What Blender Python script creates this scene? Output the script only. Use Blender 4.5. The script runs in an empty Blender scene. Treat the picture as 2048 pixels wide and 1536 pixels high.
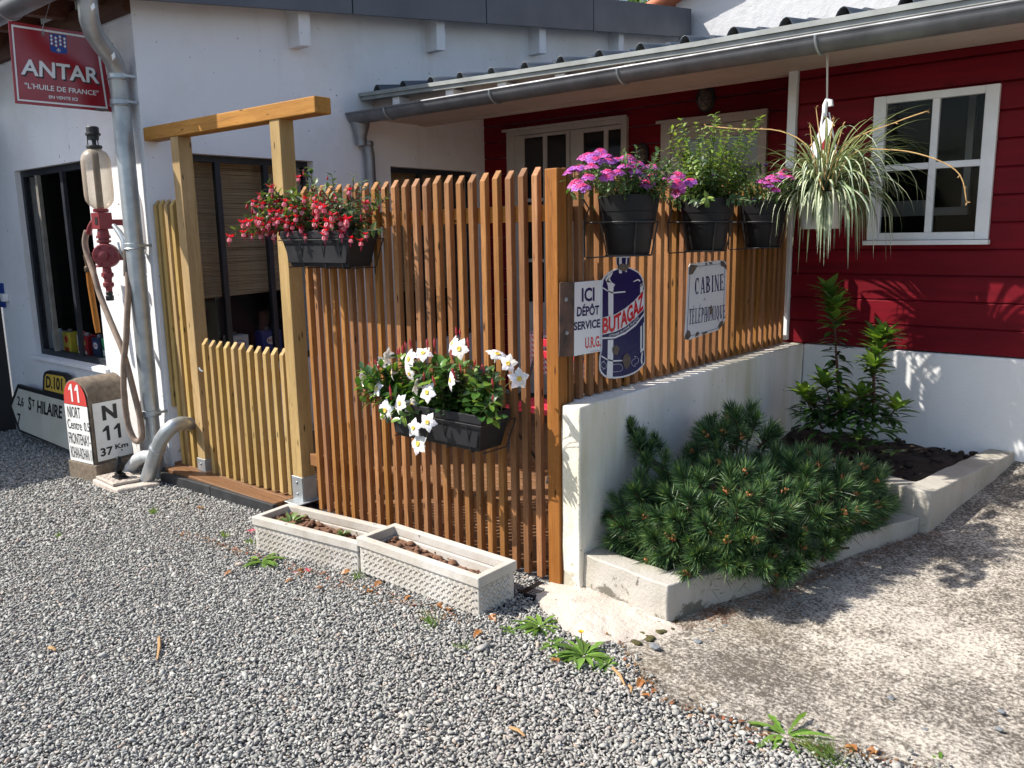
import bpy, math, random
import numpy as np
from mathutils import Vector, Matrix
random.seed(11); rng = np.random.default_rng(5)
SC = bpy.context.scene; COL = SC.collection
U = random.uniform
# ------------------------------------------------------------------ camera model (solved from the photo's vanishing points)
FPX, YAW, PIT, ROL, CH = 1657.0, 0.706169, 0.178908, -0.018337, 1.55
_f = Vector((-math.sin(YAW)*math.cos(PIT), math.cos(YAW)*math.cos(PIT), -math.sin(PIT)))
_r = Vector((math.cos(YAW), math.sin(YAW), 0)); _u = _r.cross(_f)
_c, _s = math.cos(ROL), math.sin(ROL)
CR = _c*_r+_s*_u; CU = -_s*_r+_c*_u; CF = _f; CAMP = Vector((0, 0, CH))
def ray(x, y): return CR*((x-1024)/FPX)-CU*((y-768)/FPX)+CF
def P(x, y, ax, val):
    d = ray(x, y); return CAMP+d*((val-CAMP[ax])/d[ax])
def PP(x, y, p0, n):
    d = ray(x, y); n = Vector(n); return CAMP+d*((Vector(p0)-CAMP).dot(n)/d.dot(n))
def proj(p):
    v = Vector(p)-CAMP; z = v.dot(CF)
    return (FPX*v.dot(CR)/z+1024, 768-FPX*v.dot(CU)/z, z)
cam = bpy.data.cameras.new('camera'); cam.sensor_width = 36; cam.lens = FPX/2048*36; cam.clip_end = 400; cam.clip_start = .05
co = bpy.data.objects.new('camera', cam); COL.objects.link(co)
co.matrix_world = Matrix(((CR.x, CU.x, -CF.x, 0), (CR.y, CU.y, -CF.y, 0), (CR.z, CU.z, -CF.z, CH), (0, 0, 0, 1)))
SC.camera = co
# ------------------------------------------------------------------ light
SUND = Vector((.70, .645, -1.0)).normalized()
sl = bpy.data.lights.new('sun', 'SUN'); sl.energy = 4.6; sl.angle = math.radians(.5); sl.color = (1, .955, .88)
so = bpy.data.objects.new('sun', sl); COL.objects.link(so); so.rotation_euler = SUND.to_track_quat('-Z', 'Y').to_euler()
w = bpy.data.worlds.new('World'); SC.world = w; w.use_nodes = True
wn = w.node_tree; bg = wn.nodes['Background']; sk = wn.nodes.new('ShaderNodeTexSky'); sk.sky_type = 'NISHITA'; sk.sun_disc = False
sk.sun_elevation = math.asin(-SUND.z); sk.sun_rotation = math.atan2(-SUND.x, -SUND.y); sk.air_density = 1.0; sk.dust_density = 1.6; sk.ozone_density = 1.0
wn.links.new(sk.outputs[0], bg.inputs[0]); bg.inputs[1].default_value = 0.13
SC.view_settings.view_transform = 'Standard'; SC.view_settings.look = 'None'; SC.view_settings.gamma = 1; SC.view_settings.exposure = 0.75
SC.cycles.max_bounces = 8; SC.cycles.transparent_max_bounces = 12
# ------------------------------------------------------------------ mesh helper
class MB:
    def __init__(s): s.v = []; s.f = []; s.m = []; s.c = []
    def add(s, vs, fs, m=0, c=None):
        o = len(s.v); s.v.extend([tuple(p) for p in vs])
        for f in fs: s.f.append(tuple(o+i for i in f)); s.m.append(m); s.c.append(c or (1, 1, 1))
    def box(s, a, b, m=0):
        x0, y0, z0 = a; x1, y1, z1 = b
        s.add([(x0,y0,z0),(x1,y0,z0),(x1,y1,z0),(x0,y1,z0),(x0,y0,z1),(x1,y0,z1),(x1,y1,z1),(x0,y1,z1)],
              [(0,3,2,1),(4,5,6,7),(0,1,5,4),(1,2,6,5),(2,3,7,6),(3,0,4,7)], m)
    def obox(s, c, ax, m=0):   # centre and three half vectors
        c = Vector(c); a, b, d = [Vector(q) for q in ax]
        s.add([c-a-b-d, c+a-b-d, c+a+b-d, c-a+b-d, c-a-b+d, c+a-b+d, c+a+b+d, c-a+b+d],
              [(0,3,2,1),(4,5,6,7),(0,1,5,4),(1,2,6,5),(2,3,7,6),(3,0,4,7)], m)
    def prism(s, pts, vec, m=0):
        n = len(pts); pts = [Vector(p) for p in pts]; vec = Vector(vec)
        s.add(pts+[p+vec for p in pts], [tuple(range(n))[::-1], tuple(range(n, 2*n))]+[(i, (i+1) % n, n+(i+1) % n, n+i) for i in range(n)], m)
    def poly(s, pts, m=0, c=None): s.add(pts, [tuple(range(len(pts)))], m, c)
    def tube(s, path, r, n=10, m=0, caps=True, c=None):
        path = [Vector(p) for p in path]; k = len(path); rs = r if isinstance(r, (list, tuple)) else [r]*k
        t0 = (path[1]-path[0]).normalized(); ref = Vector((0, 0, 1)) if abs(t0.z) < .9 else Vector((1, 0, 0))
        a = t0.cross(ref).normalized(); vs = []
        for i, p in enumerate(path):
            t = (path[min(i+1, k-1)]-path[max(i-1, 0)]).normalized()
            a = (a-t*a.dot(t)).normalized(); b = t.cross(a)
            for j in range(n):
                th = 2*math.pi*j/n; vs.append(p+(a*math.cos(th)+b*math.sin(th))*rs[i])
        fs = [(i*n+j, i*n+(j+1) % n, (i+1)*n+(j+1) % n, (i+1)*n+j) for i in range(k-1) for j in range(n)]
        if caps: fs += [tuple(range(n))[::-1], tuple((k-1)*n+j for j in range(n))]
        s.add(vs, fs, m, c)
    def lathe(s, prof, c, n=20, m=0, ax=None, cc=None):
        c = Vector(c); z = Vector(ax or (0, 0, 1)).normalized(); x = z.cross(Vector((0, 1, 0)) if abs(z.y) < .9 else Vector((1, 0, 0))).normalized(); y = z.cross(x)
        vs = []
        for r, h in prof:
            for j in range(n):
                th = 2*math.pi*j/n; vs.append(c+(x*math.cos(th)+y*math.sin(th))*r+z*h)
        k = len(prof); fs = [(i*n+j, i*n+(j+1) % n, (i+1)*n+(j+1) % n, (i+1)*n+j) for i in range(k-1) for j in range(n)]
        if prof[0][0] > 1e-4: fs.append(tuple(range(n))[::-1])
        if prof[-1][0] > 1e-4: fs.append(tuple((k-1)*n+j for j in range(n)))
        s.add(vs, fs, m, cc)
    def ball(s, c, r, m=0, n=8, k=5, cc=None):
        rr = r if isinstance(r, (tuple, list)) else (r, r, r); c = Vector(c); vs = []; fs = []
        for i in range(k+1):
            ph = math.pi*i/k
            for j in range(n):
                th = 2*math.pi*j/n; vs.append((c.x+rr[0]*math.sin(ph)*math.cos(th), c.y+rr[1]*math.sin(ph)*math.sin(th), c.z+rr[2]*math.cos(ph)))
        for i in range(k):
            for j in range(n): fs.append((i*n+j, (i+1)*n+j, (i+1)*n+(j+1) % n, i*n+(j+1) % n))
        s.add(vs, fs, m, cc)
    def leaf(s, p, d, nrm, L, W, c, droop=.15, fold=.18, m=0, wid=(.0, .85, 1, .7, 0)):
        p = Vector(p); d = Vector(d).normalized(); nrm = Vector(nrm); sd = d.cross(nrm)
        if sd.length < 1e-4: sd = d.cross(Vector((1, .3, 0)))
        sd.normalize(); nn = sd.cross(d).normalized(); k = len(wid)-1; vs = []
        for i, ww in enumerate(wid):
            t = i/k; q = p+d*(L*t)-nn*(droop*L*t*t); h = max(ww, .02)*W/2
            vs += [q+sd*h+nn*(fold*h), q, q-sd*h+nn*(fold*h)]
        fs = []
        for i in range(k): o = 3*i; fs += [(o, o+1, o+4, o+3), (o+1, o+2, o+5, o+4)]
        s.add(vs, fs, m, c)
    def build(s, name, mats, parent=None, smooth=None, bevel=0, segs=2):
        me = bpy.data.meshes.new(name); me.from_pydata(s.v, [], s.f); mats = mats if isinstance(mats, (list, tuple)) else [mats]
        for q in mats: me.materials.append(q)
        if len(mats) > 1: me.polygons.foreach_set('material_index', s.m)
        if any(c != (1, 1, 1) for c in s.c):
            at = me.attributes.new('Col', 'FLOAT_COLOR', 'FACE'); at.data.foreach_set('color', np.array([(*c, 1) for c in s.c], dtype=np.float32).ravel())
        me.update()
        if smooth is not None:
            me.shade_smooth()
            if smooth > 0: me.set_sharp_from_angle(angle=math.radians(smooth))
        o = bpy.data.objects.new(name, me); COL.objects.link(o)
        if bevel:
            b = o.modifiers.new('bevel', 'BEVEL'); b.width = bevel; b.segments = segs; b.limit_method = 'ANGLE'; b.angle_limit = math.radians(40)
        if parent: par(o, parent)
        return o
def par(o, p):
    o.parent = p; top = p; m = Matrix.Identity(4)
    while top.parent: top = top.parent
    if top.type == 'EMPTY': m = Matrix.Translation(-Vector(top.location))
    if p is not top: m = Matrix.Identity(4)
    o.matrix_parent_inverse = m
def thing(name, label, cat, loc=(0, 0, 0), group=None):
    o = bpy.data.objects.new(name, None); o.empty_display_size = .1; COL.objects.link(o); o.location = loc; return tag(o, label, cat, group)
def tag(o, label, cat, group=None):
    o['label'] = label; o['category'] = cat
    if group: o['group'] = group
    return o
def setting(o, kind='structure'): o['kind'] = kind; return o
def inst(name, me, parent, M):
    o = bpy.data.objects.new(name, me); COL.objects.link(o); par(o, parent); o.matrix_basis = M; return o
def frame(p, z, roll=0, s=1):
    z = Vector(z).normalized(); q = z.to_track_quat('Z', 'Y'); return Matrix.Translation(p) @ q.to_matrix().to_4x4() @ Matrix.Rotation(roll, 4, 'Z') @ Matrix.Diagonal((s, s, s, 1))
def lerp(a, b, t): return a+(b-a)*t
# ------------------------------------------------------------------ writing
def font_mesh(txt, bold=.0):
    cu = bpy.data.curves.new('t', 'FONT'); cu.body = txt; cu.offset = bold; cu.resolution_u = 3
    o = bpy.data.objects.new('t', cu); COL.objects.link(o); me = bpy.data.meshes.new_from_object(o.evaluated_get(bpy.context.evaluated_depsgraph_get()))
    vs = np.array([v.co[:2] for v in me.vertices]); fs = [tuple(p.vertices) for p in me.polygons]
    bpy.data.objects.remove(o); bpy.data.curves.remove(cu); bpy.data.meshes.remove(me); return vs, fs
def strip_map(mb, vs, fs, bot, top, m, off=(0, 0, 0), flip=False):
    lo = vs.min(0); hi = vs.max(0); out = []; n = len(bot)-1; off = Vector(off)
    for x, y in vs:
        s_ = (x-lo[0])/(hi[0]-lo[0])*n; i = min(int(s_), n-1); t = s_-i; v_ = (y-lo[1])/(hi[1]-lo[1])
        out.append(lerp(lerp(bot[i], bot[i+1], t), lerp(top[i], top[i+1], t), v_)+off)
    mb.add(out, fs, m)
def write(mb, txt, bot, top, m=0, bold=.02, off=(0, 0, 0)):
    vs, fs = font_mesh(txt, bold); strip_map(mb, vs, fs, bot, top, m, off)
def ones(mb, n, bot, top, m=0):
    """n narrow upright figures 1 with a flag, filling the quad"""
    vs, fs = [], []
    for k in range(n):
        o = len(vs); x = k*1.25; vs += [(x+.52, 0), (x+.86, 0), (x+.86, 1), (x+.56, 1), (x+.52, .70), (x+.12, .62), (x+.12, .74), (x+.52, .86)]; fs += [(o, o+1, o+2, o+3, o+7, o+4), (o+4, o+7, o+3, o+6, o+5)][:1]+[(o+5, o+4, o+7, o+6)]+[(o+7, o+3, o+6)]
    vs += [(0, 0), (n*1.25-.25, 1)]; strip_map(mb, np.array(vs), fs, bot, top, m)
def serif_word(word):
    """A narrow enamel-sign roman built from strokes with slab serifs: returns flat vertices and faces."""
    V = []; F = []; x0 = 0
    def rect(a, b, c, d):
        o = len(V); V.extend([(x0+a, b), (x0+c, b), (x0+c, d), (x0+a, d)]); F.append((o, o+1, o+2, o+3))
    def line(a, b, c, d, w):
        o = len(V); V.extend([(x0+a-w/2, b), (x0+a+w/2, b), (x0+c+w/2, d), (x0+c-w/2, d)]); F.append((o, o+1, o+2, o+3))
    def arc(cx, cy, rx, ry, a0, a1, thick=.17, thin=.07, n=14):
        o = len(V)
        for i in range(n+1):
            a = math.radians(lerp(a0, a1, i/n)); t = thin+(thick-thin)*abs(math.cos(a))
            for k in (0, 1): V.append((x0+cx+(rx-k*t)*math.cos(a), cy+(ry-k*thin*1.3)*math.sin(a)))
        for i in range(n): F.append((o+2*i, o+2*i+2, o+2*i+3, o+2*i+1))
    def stem(x, w=.155): rect(x, 0, x+w, 1); rect(x-.06, 0, x+w+.06, .06); rect(x-.06, .94, x+w+.06, 1)
    for ch in word:
        wd = .62
        if ch in 'C': arc(.3, .5, .3, .5, 50, 310); rect(.46, .7, .52, .98)
        elif ch == 'O': arc(.3, .5, .3, .5, 0, 360, n=22)
        elif ch == 'Q': arc(.3, .5, .3, .5, 0, 360, n=22); line(.3, .15, .52, -.14, .12)
        elif ch == 'A': line(.08, 0, .3, 1, .06); line(.52, 0, .32, 1, .15); rect(.16, .28, .46, .34); rect(0, 0, .18, .05); rect(.4, 0, .64, .05)
        elif ch == 'B': stem(.06); arc(.22, .75, .3, .25, -90, 90); arc(.22, .26, .36, .26, -90, 90)
        elif ch == 'I': stem(.1); wd = .34
        elif ch == 'N': stem(.05, .06); line(.1, 1, .5, 0, .14); stem(.5, .06)
        elif ch in 'EÉ':
            stem(.06); rect(.2, .94, .52, 1); rect(.2, 0, .54, .06); rect(.2, .48, .4, .54); rect(.48, .78, .52, .95); rect(.5, .03, .54, .22); rect(.38, .4, .42, .62)
            if ch == 'É': line(.25, 1.06, .4, 1.24, .08)
        elif ch == 'T': stem(.24); rect(.0, .94, .62, 1); rect(0, .76, .05, .95); rect(.57, .76, .62, .95)
        elif ch == 'L': stem(.06); rect(.2, 0, .54, .06); rect(.5, .03, .54, .25)
        elif ch == 'P': stem(.06); arc(.22, .74, .32, .26, -90, 90)
        elif ch == 'H': stem(.04); stem(.46); rect(.15, .47, .5, .53)
        elif ch == 'U': rect(.05, .3, .2, 1); rect(.48, .3, .54, 1); arc(.295, .32, .245, .32, 180, 360); rect(-.01, .94, .26, 1); rect(.42, .94, .6, 1)
        x0 += wd+.14
    return np.array(V), F
# ------------------------------------------------------------------ materials
class NT:
    def __init__(s, name):
        s.mat = bpy.data.materials.new(name); s.mat.use_nodes = True; s.t = s.mat.node_tree; s.b = s.t.nodes['Principled BSDF']; s.out = s.t.nodes['Material Output']
    def n(s, ty, **k):
        q = s.t.nodes.new('ShaderNode'+ty)
        for a, b in k.items():
            if a in q.inputs: s.set(q.inputs[a], b)
            else: setattr(q, a, b)
        return q
    def set(s, sock, v):
        if isinstance(v, bpy.types.NodeSocket): s.t.links.new(v, sock)
        elif isinstance(v, bpy.types.Node): s.t.links.new(v.outputs[0], sock)
        else: sock.default_value = v
    def math(s, op, a, b=0, c=0):
        q = s.n('Math', operation=op); s.set(q.inputs[0], a); s.set(q.inputs[1], b); s.set(q.inputs[2], c); return q.outputs[0]
    def coord(s, scale=(1, 1, 1), rnd=False):
        c = s.n('TexCoord').outputs['Object']
        if rnd:
            r = s.n('ObjectInfo').outputs['Random']; v = s.n('VectorMath', operation='SCALE'); v.inputs[0].default_value = (13.1, 7.7, 23.3); s.set(v.inputs['Scale'], r)
            a = s.n('VectorMath', operation='ADD'); s.set(a.inputs[0], c); s.set(a.inputs[1], v.outputs[0]); c = a.outputs[0]
        m = s.n('Mapping'); s.set(m.inputs['Vector'], c); m.inputs['Scale'].default_value = scale; return m.outputs[0]
    def noise(s, vec, scale=5, detail=5, rough=.55, dist=0):
        return s.n('TexNoise', Vector=vec, Scale=scale, Detail=detail, Roughness=rough, Distortion=dist).outputs['Fac']
    def ramp(s, fac, stops):
        q = s.n('ValToRGB'); s.set(q.inputs[0], fac); e = q.color_ramp.elements
        while len(e) < len(stops): e.new(.5)
        for i, (p, c) in enumerate(stops): e[i].position = p; e[i].color = (*(c if isinstance(c, (tuple, list)) else (c, c, c)), 1)
        return q.outputs[0]
    def mix(s, fac, a, b, mode='MIX'):
        q = s.n('Mix', data_type='RGBA', blend_type=mode); s.set(q.inputs[0], fac); s.set(q.inputs[6], (*a, 1) if isinstance(a, tuple) else a); s.set(q.inputs[7], (*b, 1) if isinstance(b, tuple) else b); return q.outputs[2]
    def bump(s, h, st=.3, dist=.01):
        q = s.n('Bump', Height=h, Strength=st, Distance=dist); s.set(s.b.inputs['Normal'], q.outputs[0])
    def done(s, col=None, rough=.7, metal=0, spec=.5):
        if col is not None: s.set(s.b.inputs['Base Color'], (*col, 1) if isinstance(col, tuple) else col)
        s.set(s.b.inputs['Roughness'], rough); s.b.inputs['Metallic'].default_value = metal; s.b.inputs['Specular IOR Level'].default_value = spec; return s.mat
def plain(name, col, col2=None, rough=.6, scale=10, lo=.35, hi=.7, bump=.1, bscale=60, metal=0, spec=.5, rnd=False):
    q = NT(name); v = q.coord(rnd=rnd); n = q.noise(v, scale, 6); c = q.ramp(n, [(lo, col), (hi, col2 or tuple(x*.82 for x in col))])
    if bump: q.bump(q.noise(v, bscale, 4), bump, .004)
    return q.done(c, q.math('MULTIPLY_ADD', n, .25, rough-.12), metal, spec)
def wood(name, dark, mid, light, axis=2, rough=.62, var=.5, knots=True):
    q = NT(name); sc = [1, 1, 1]
    def S(a, b): r = [a, a, a]; r[axis] = b; return tuple(r)
    v = q.coord(S(26, 1.5), True); v2 = q.coord(S(95, 2.4), True); v3 = q.coord(S(5.5, 1.6), True)
    n1 = q.noise(v, 1, 5, .6, 1.2); n2 = q.noise(v2, 1, 4, .6); n3 = q.noise(v3, 1, 3)
    rings = q.math('ABSOLUTE', q.math('SINE', q.math('MULTIPLY', n1, 26)))
    f = q.math('ADD', q.math('MULTIPLY', n1, .45), q.math('ADD', q.math('MULTIPLY', n2, .3), q.math('MULTIPLY', rings, .16)))
    c = q.ramp(f, [(.25, dark), (.45, mid), (.68, light)])
    c = q.mix(q.ramp(n3, [(.38, .55), (.66, 0.0)]), c, tuple(x*.62 for x in mid), 'MIX')
    if knots:
        vo = q.n('TexVoronoi', feature='F1', Vector=q.coord(S(19, 5.0), True), Scale=1.0).outputs['Distance']
        c = q.mix(q.ramp(vo, [(.06, 1), (.14, 0)]), c, tuple(x*.3 for x in dark))
    r = q.n('ObjectInfo').outputs['Random']; val = q.math('MULTIPLY_ADD', r, var, 1-var/2)
    h = q.n('HueSaturation', Color=c, Value=val); r2 = q.math('FRACT', q.math('MULTIPLY', r, 7.31)); q.set(h.inputs['Hue'], q.math('MULTIPLY_ADD', r2, .008, .498)); q.set(h.inputs['Saturation'], q.math('MULTIPLY_ADD', r2, .14, .93))
    q.bump(f, .35, .003); return q.done(h.outputs[0], rough, 0, .2)
def leafmat(name, rough=.4, trans=.3, tint=(1, 1, 1), spec=.5):
    q = NT(name); a = q.n('Attribute', attribute_name='Col').outputs['Color']; n = q.noise(q.coord(), 60, 3)
    c = q.mix(.35, a, q.mix(1, a, q.ramp(n, [(.3, .55), (.7, 1.3)]), 'MULTIPLY')); q.done(c, rough, 0, spec)
    t = q.n('BsdfTranslucent'); q.set(t.inputs['Color'], q.mix(1, c, (1.6*tint[0], 1.7*tint[1], .7*tint[2]), 'MULTIPLY')); m = q.n('MixShader'); m.inputs[0].default_value = trans
    q.t.links.new(q.b.outputs[0], m.inputs[1]); q.t.links.new(t.outputs[0], m.inputs[2]); q.t.links.new(m.outputs[0], q.out.inputs[0]); return q.mat
def plaster(name, white=(.78, .775, .76), dirt=(.55, .52, .46), amt=.5, specks=True, bs=.35, algae=None, zdirt=None):
    q = NT(name); v = q.coord(); big = q.noise(v, 1.3, 8, .62); c = q.mix(q.ramp(big, [(.5, 0), (.78, amt)]), white, dirt)
    st = q.noise(q.coord((5, 5, .5)), 1, 6); c = q.mix(q.ramp(st, [(.58, 0), (.8, amt*.6)]), c, tuple(x*.8 for x in dirt))
    if algae:
        a1 = q.noise(q.coord((3.2, 3.2, .7)), 1, 7, .6); c = q.mix(q.ramp(a1, [(.46, 0), (.74, .75)]), c, algae)
    if zdirt:   # splash-back grime with a ragged upper edge
        z = q.n('SeparateXYZ', Vector=q.coord()).outputs[2]; h = q.math('ADD', q.math('SUBTRACT', z, zdirt[0]), q.math('MULTIPLY', q.math('SUBTRACT', q.noise(v, 7, 9, .72), .5), -zdirt[1]*7))
        c = q.mix(q.ramp(q.math('DIVIDE', h, zdirt[1]), [(-0.0, .8), (.35, 0)]), c, zdirt[2])
    if specks:
        s1 = q.noise(v, 34, 2, .4); c = q.mix(q.ramp(s1, [(.735, 0), (.765, .75)]), c, (.08, .07, .06))
    hgt = q.math('ADD', q.math('MULTIPLY', q.noise(v, 75, 5, .6), .5), q.math('MULTIPLY', q.noise(v, 9, 5), 1.4)); q.bump(hgt, bs, .012); return q.done(c, .85, 0, .3)
def glassmat(name, tint=(.9, .92, .92), refl=.09):
    q = NT(name); t = q.n('BsdfTransparent'); t.inputs[0].default_value = (*tint, 1); g = q.n('BsdfGlossy'); g.inputs['Roughness'].default_value = .03
    lw = q.n('LayerWeight'); lw.inputs[0].default_value = .5; fac = q.math('ADD', q.math('MULTIPLY', q.math('POWER', lw.outputs['Facing'], 4), .10), .006)
    m = q.n('MixShader'); q.set(m.inputs[0], fac); q.t.links.new(t.outputs[0], m.inputs[1]); q.t.links.new(g.outputs[0], m.inputs[2]); q.t.links.new(m.outputs[0], q.out.inputs[0]); return q.mat
def rusty(name, base, rust=(.13, .055, .025), lo=.5, hi=.6, rough=.4, scale=14):
    q = NT(name); n = q.noise(q.coord(), scale, 7, .65); c = q.mix(q.ramp(n, [(lo, 0), (hi, 1)]), base, rust); q.bump(n, .25, .004); return q.done(c, q.ramp(n, [(lo, rough), (hi, .85)]))
M = {}
M['cedar'] = wood('cedar stain', (.115, .046, .016), (.295, .128, .045), (.41, .20, .078))
M['cedar_x'] = wood('cedar stain beam', (.17, .062, .018), (.35, .148, .042), (.46, .225, .075), axis=0)
M['cedar_y'] = wood('cedar stain rail', (.17, .065, .022), (.36, .155, .052), (.50, .235, .085), axis=1)
M['cedar_post'] = wood('corner post stain', (.13, .046, .014), (.29, .108, .031), (.38, .16, .05), var=.05)
M['pine'] = wood('treated pine', (.24, .155, .052), (.43, .28, .112), (.52, .37, .17), var=.22)
M['pine_x'] = wood('oiled beam', (.18, .07, .022), (.44, .20, .06), (.56, .29, .095), axis=0, var=.1)
M['deck'] = wood('deck boards', (.08, .04, .022), (.17, .085, .045), (.24, .13, .07), axis=0)
M['eave'] = wood('old eave timber', (.05, .02, .012), (.12, .05, .03), (.17, .08, .05), axis=0)
M['plank_black'] = plain('tarred plank', (.018, .018, .02), (.035, .035, .037), .6, 8)
M['wall'] = plaster('white render', (.77, .77, .785), (.60, .57, .52), .6, zdirt=(.0, .12, (.36, .34, .30)))
M['wall_low'] = plaster('mossy white wall', (.87, .83, .76), (.58, .54, .44), .6, True, .45, algae=(.48, .42, .20), zdirt=(.02, .10, (.36, .33, .24)))
M['pier'] = plaster('rough pier render', (.66, .65, .61), (.48, .44, .35), .5, False, 1.0, algae=(.55, .52, .34))
M['kerb'] = plaster('painted kerb', (.43, .40, .355), (.27, .235, .18), .9, True, .6, algae=(.31, .285, .20), zdirt=(.0, .09, (.085, .075, .05)))
M['pad'] = plaster('mortar pad', (.50, .435, .375), (.30, .25, .20), .9, True, 1.0)
M['plinth'] = plaster('white plinth', (.80, .79, .77), (.6, .58, .54), .4, False, .3)
M['bgwall'] = plaster('sunlit render', (.52, .52, .53), (.45, .445, .44), .5, False, .8)
M['soffit'] = plain('soffit paint', (.52, .43, .37), (.44, .36, .30), .7, 3)
M['white'] = plain('white paint', (.80, .80, .79), (.70, .69, .67), .45, 5)
M['offwhite'] = plain('weathered white paint', (.47, .43, .395), (.39, .355, .325), .55, 5)
M['fasciagrey'] = plain('grey green fascia paint', (.30, .315, .30), (.20, .21, .20), .6, 7)
M['slate'] = plain('dark zinc fascia', (.085, .092, .108), (.07, .076, .09), .45, 3, bump=.03)
M['zinc'] = plain('zinc', (.34, .35, .365), (.22, .225, .235), .5, 5, metal=.75, bump=.05)
M['zincdull'] = plain('weathered zinc gutter', (.22, .225, .235), (.13, .132, .14), .55, 6, metal=.55, bump=.05)
M['galv'] = plain('galvanised steel', (.46, .49, .50), (.31, .33, .345), .42, 9, metal=.6, bump=.04)
M['pvc'] = plain('grey plastic pipe', (.5, .52, .52), (.42, .43, .43), .5)
M['roofsheet'] = plain('anthracite roof sheet', (.055, .066, .082), (.04, .05, .062), .4, 6)
M['tile'] = plain('clay tile', (.50, .16, .075), (.36, .10, .05), .8, 12)
M['red'] = None
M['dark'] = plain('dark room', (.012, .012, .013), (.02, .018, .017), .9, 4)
M['black'] = plain('black plastic', (.0065, .0065, .0075), (.009, .009, .010), .5, 10, bump=.02, spec=.3)
M['anthracite'] = plain('anthracite plastic', (.012, .012, .014), (.015, .015, .017), .5, 10, bump=.03, spec=.35)
M['wire'] = plain('black wire', (.012, .012, .013), (.02, .02, .02), .5)
M['steelblack'] = plain('black window steel', (.014, .017, .024), (.024, .028, .036), .45)
M['glass'] = glassmat('window glass')
M['soil'] = plain('potting soil', (.055, .032, .02), (.018, .011, .008), .95, 30, bump=1, bscale=70)
M['soilbrown'] = plain('dry brown soil', (.20, .10, .055), (.09, .045, .027), .95, 40, bump=1, bscale=80)
M['trough'] = plaster('cast stone', (.55, .52, .475), (.30, .245, .18), .9, True, .3, algae=(.40, .35, .27))
M['leaf'] = leafmat('leaf', .42, .3); M['glossleaf'] = leafmat('glossy leaf', .28, .22); M['petal'] = leafmat('petal', .55, .3, (1, .62, 1.4)); M['whitepetal'] = leafmat('white petal', .5, .25, (.62, .58, 1.35))
M['spider'] = leafmat('spider leaf', .5, .16, (.8, .75, .9), .3)
M['needle'] = leafmat('pine needle', .45, .12)
M['stem'] = plain('stem', (.09, .05, .025), (.06, .035, .02), .7)
M['greenstem'] = plain('green stem', (.10, .14, .04), (.12, .08, .04), .6)
M['enamelwhite'] = rusty('white enamel', (.72, .72, .72), lo=.72, hi=.75, rough=.18)
M['navy'] = plain('navy enamel', (.012, .013, .085), (.010, .010, .07), .3, 6, bump=0, spec=.2)
M['enamelred'] = plain('red enamel', (.62, .02, .028), (.55, .018, .025), .2, 6, bump=0)
M['antar'] = plain('crimson enamel', (.31, .014, .024), (.26, .012, .02), .22, 6, bump=0)
M['chip'] = plain('enamel chip', (.16, .12, .09), (.07, .055, .045), .8, 50)
M['rust'] = plain('rusty plate', (.16, .085, .055), (.045, .035, .03), .8, 14)
M['ink'] = plain('black paint', (.015, .015, .016), (.02, .02, .02), .5)
M['signcream'] = plain('faded cream sign', (.60, .58, .48), (.5, .47, .38), .5, 4)
M['signyellow'] = plain('yellow sign', (.62, .42, .06), (.52, .34, .05), .5, 4)
M['stone'] = plain('granite marker', (.22, .17, .12), (.12, .09, .065), .9, 26, bump=.6, bscale=90)
M['paintwhite'] = plain('chalky white paint', (.76, .75, .72), (.62, .60, .55), .7, 9, lo=.5, hi=.85)
M['paintred'] = plain('marker red paint', (.60, .05, .04), (.52, .05, .04), .6, 9)
M['castred'] = rusty('red cast iron', (.20, .022, .027), (.12, .06, .05), .55, .68, .5)
M['hose'] = plain('old hose', (.27, .20, .15), (.17, .12, .09), .85, 20, bump=.3)
M['bamboo'] = None
M['blueplate'] = plain('blue plate', (.02, .06, .3), None, .4)
def redwood():
    q = NT('red board paint'); v = q.coord((2, 2, 22)); n = q.noise(v, 1, 5); n2 = q.noise(q.coord(), 2.5, 5); c = q.ramp(n, [(.3, (.115, .003, .008)), (.7, (.19, .0045, .0125))])
    c = q.mix(q.ramp(n2, [(.45, 0), (.75, .45)]), c, (.08, .003, .007))
    vo = q.n('TexVoronoi', feature='F1', Vector=q.coord((2.6, 2.6, 6.7)), Scale=1.0).outputs['Distance']; c = q.mix(q.ramp(vo, [(.05, .8), (.1, 0)]), c, (.08, .004, .008))
    q.bump(n, .2, .003); return q.done(c, .6, 0, .15)
M['red'] = redwood()
def bamboo():
    q = NT('bamboo blind'); z = q.n('SeparateXYZ', Vector=q.coord()).outputs[2]; n = q.noise(q.coord((1.2, 1.2, 160)), 1, 4, .7)
    c = q.ramp(n, [(.34, (.07, .035, .02)), (.44, (.36, .24, .14)), (.7, (.60, .44, .28))]); q.bump(n, .8, .004); return q.done(c, .7)
M['bamboo'] = bamboo()
def gingham():
    q = NT('gingham'); s = q.n('SeparateXYZ', Vector=q.coord((1, 1, 1)))
    a = q.math('GREATER_THAN', q.math('SINE', q.math('MULTIPLY', q.math('ADD', s.outputs[0], s.outputs[2]), 150)), 0); b = q.math('GREATER_THAN', q.math('SINE', q.math('MULTIPLY', q.math('ADD', s.outputs[1], s.outputs[2]), 150)), 0)
    f = q.math('MULTIPLY', q.math('ADD', a, b), .5); return q.done(q.mix(f, (.75, .7, .7), (.5, .015, .03)), .8)
M['gingham'] = gingham()
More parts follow.
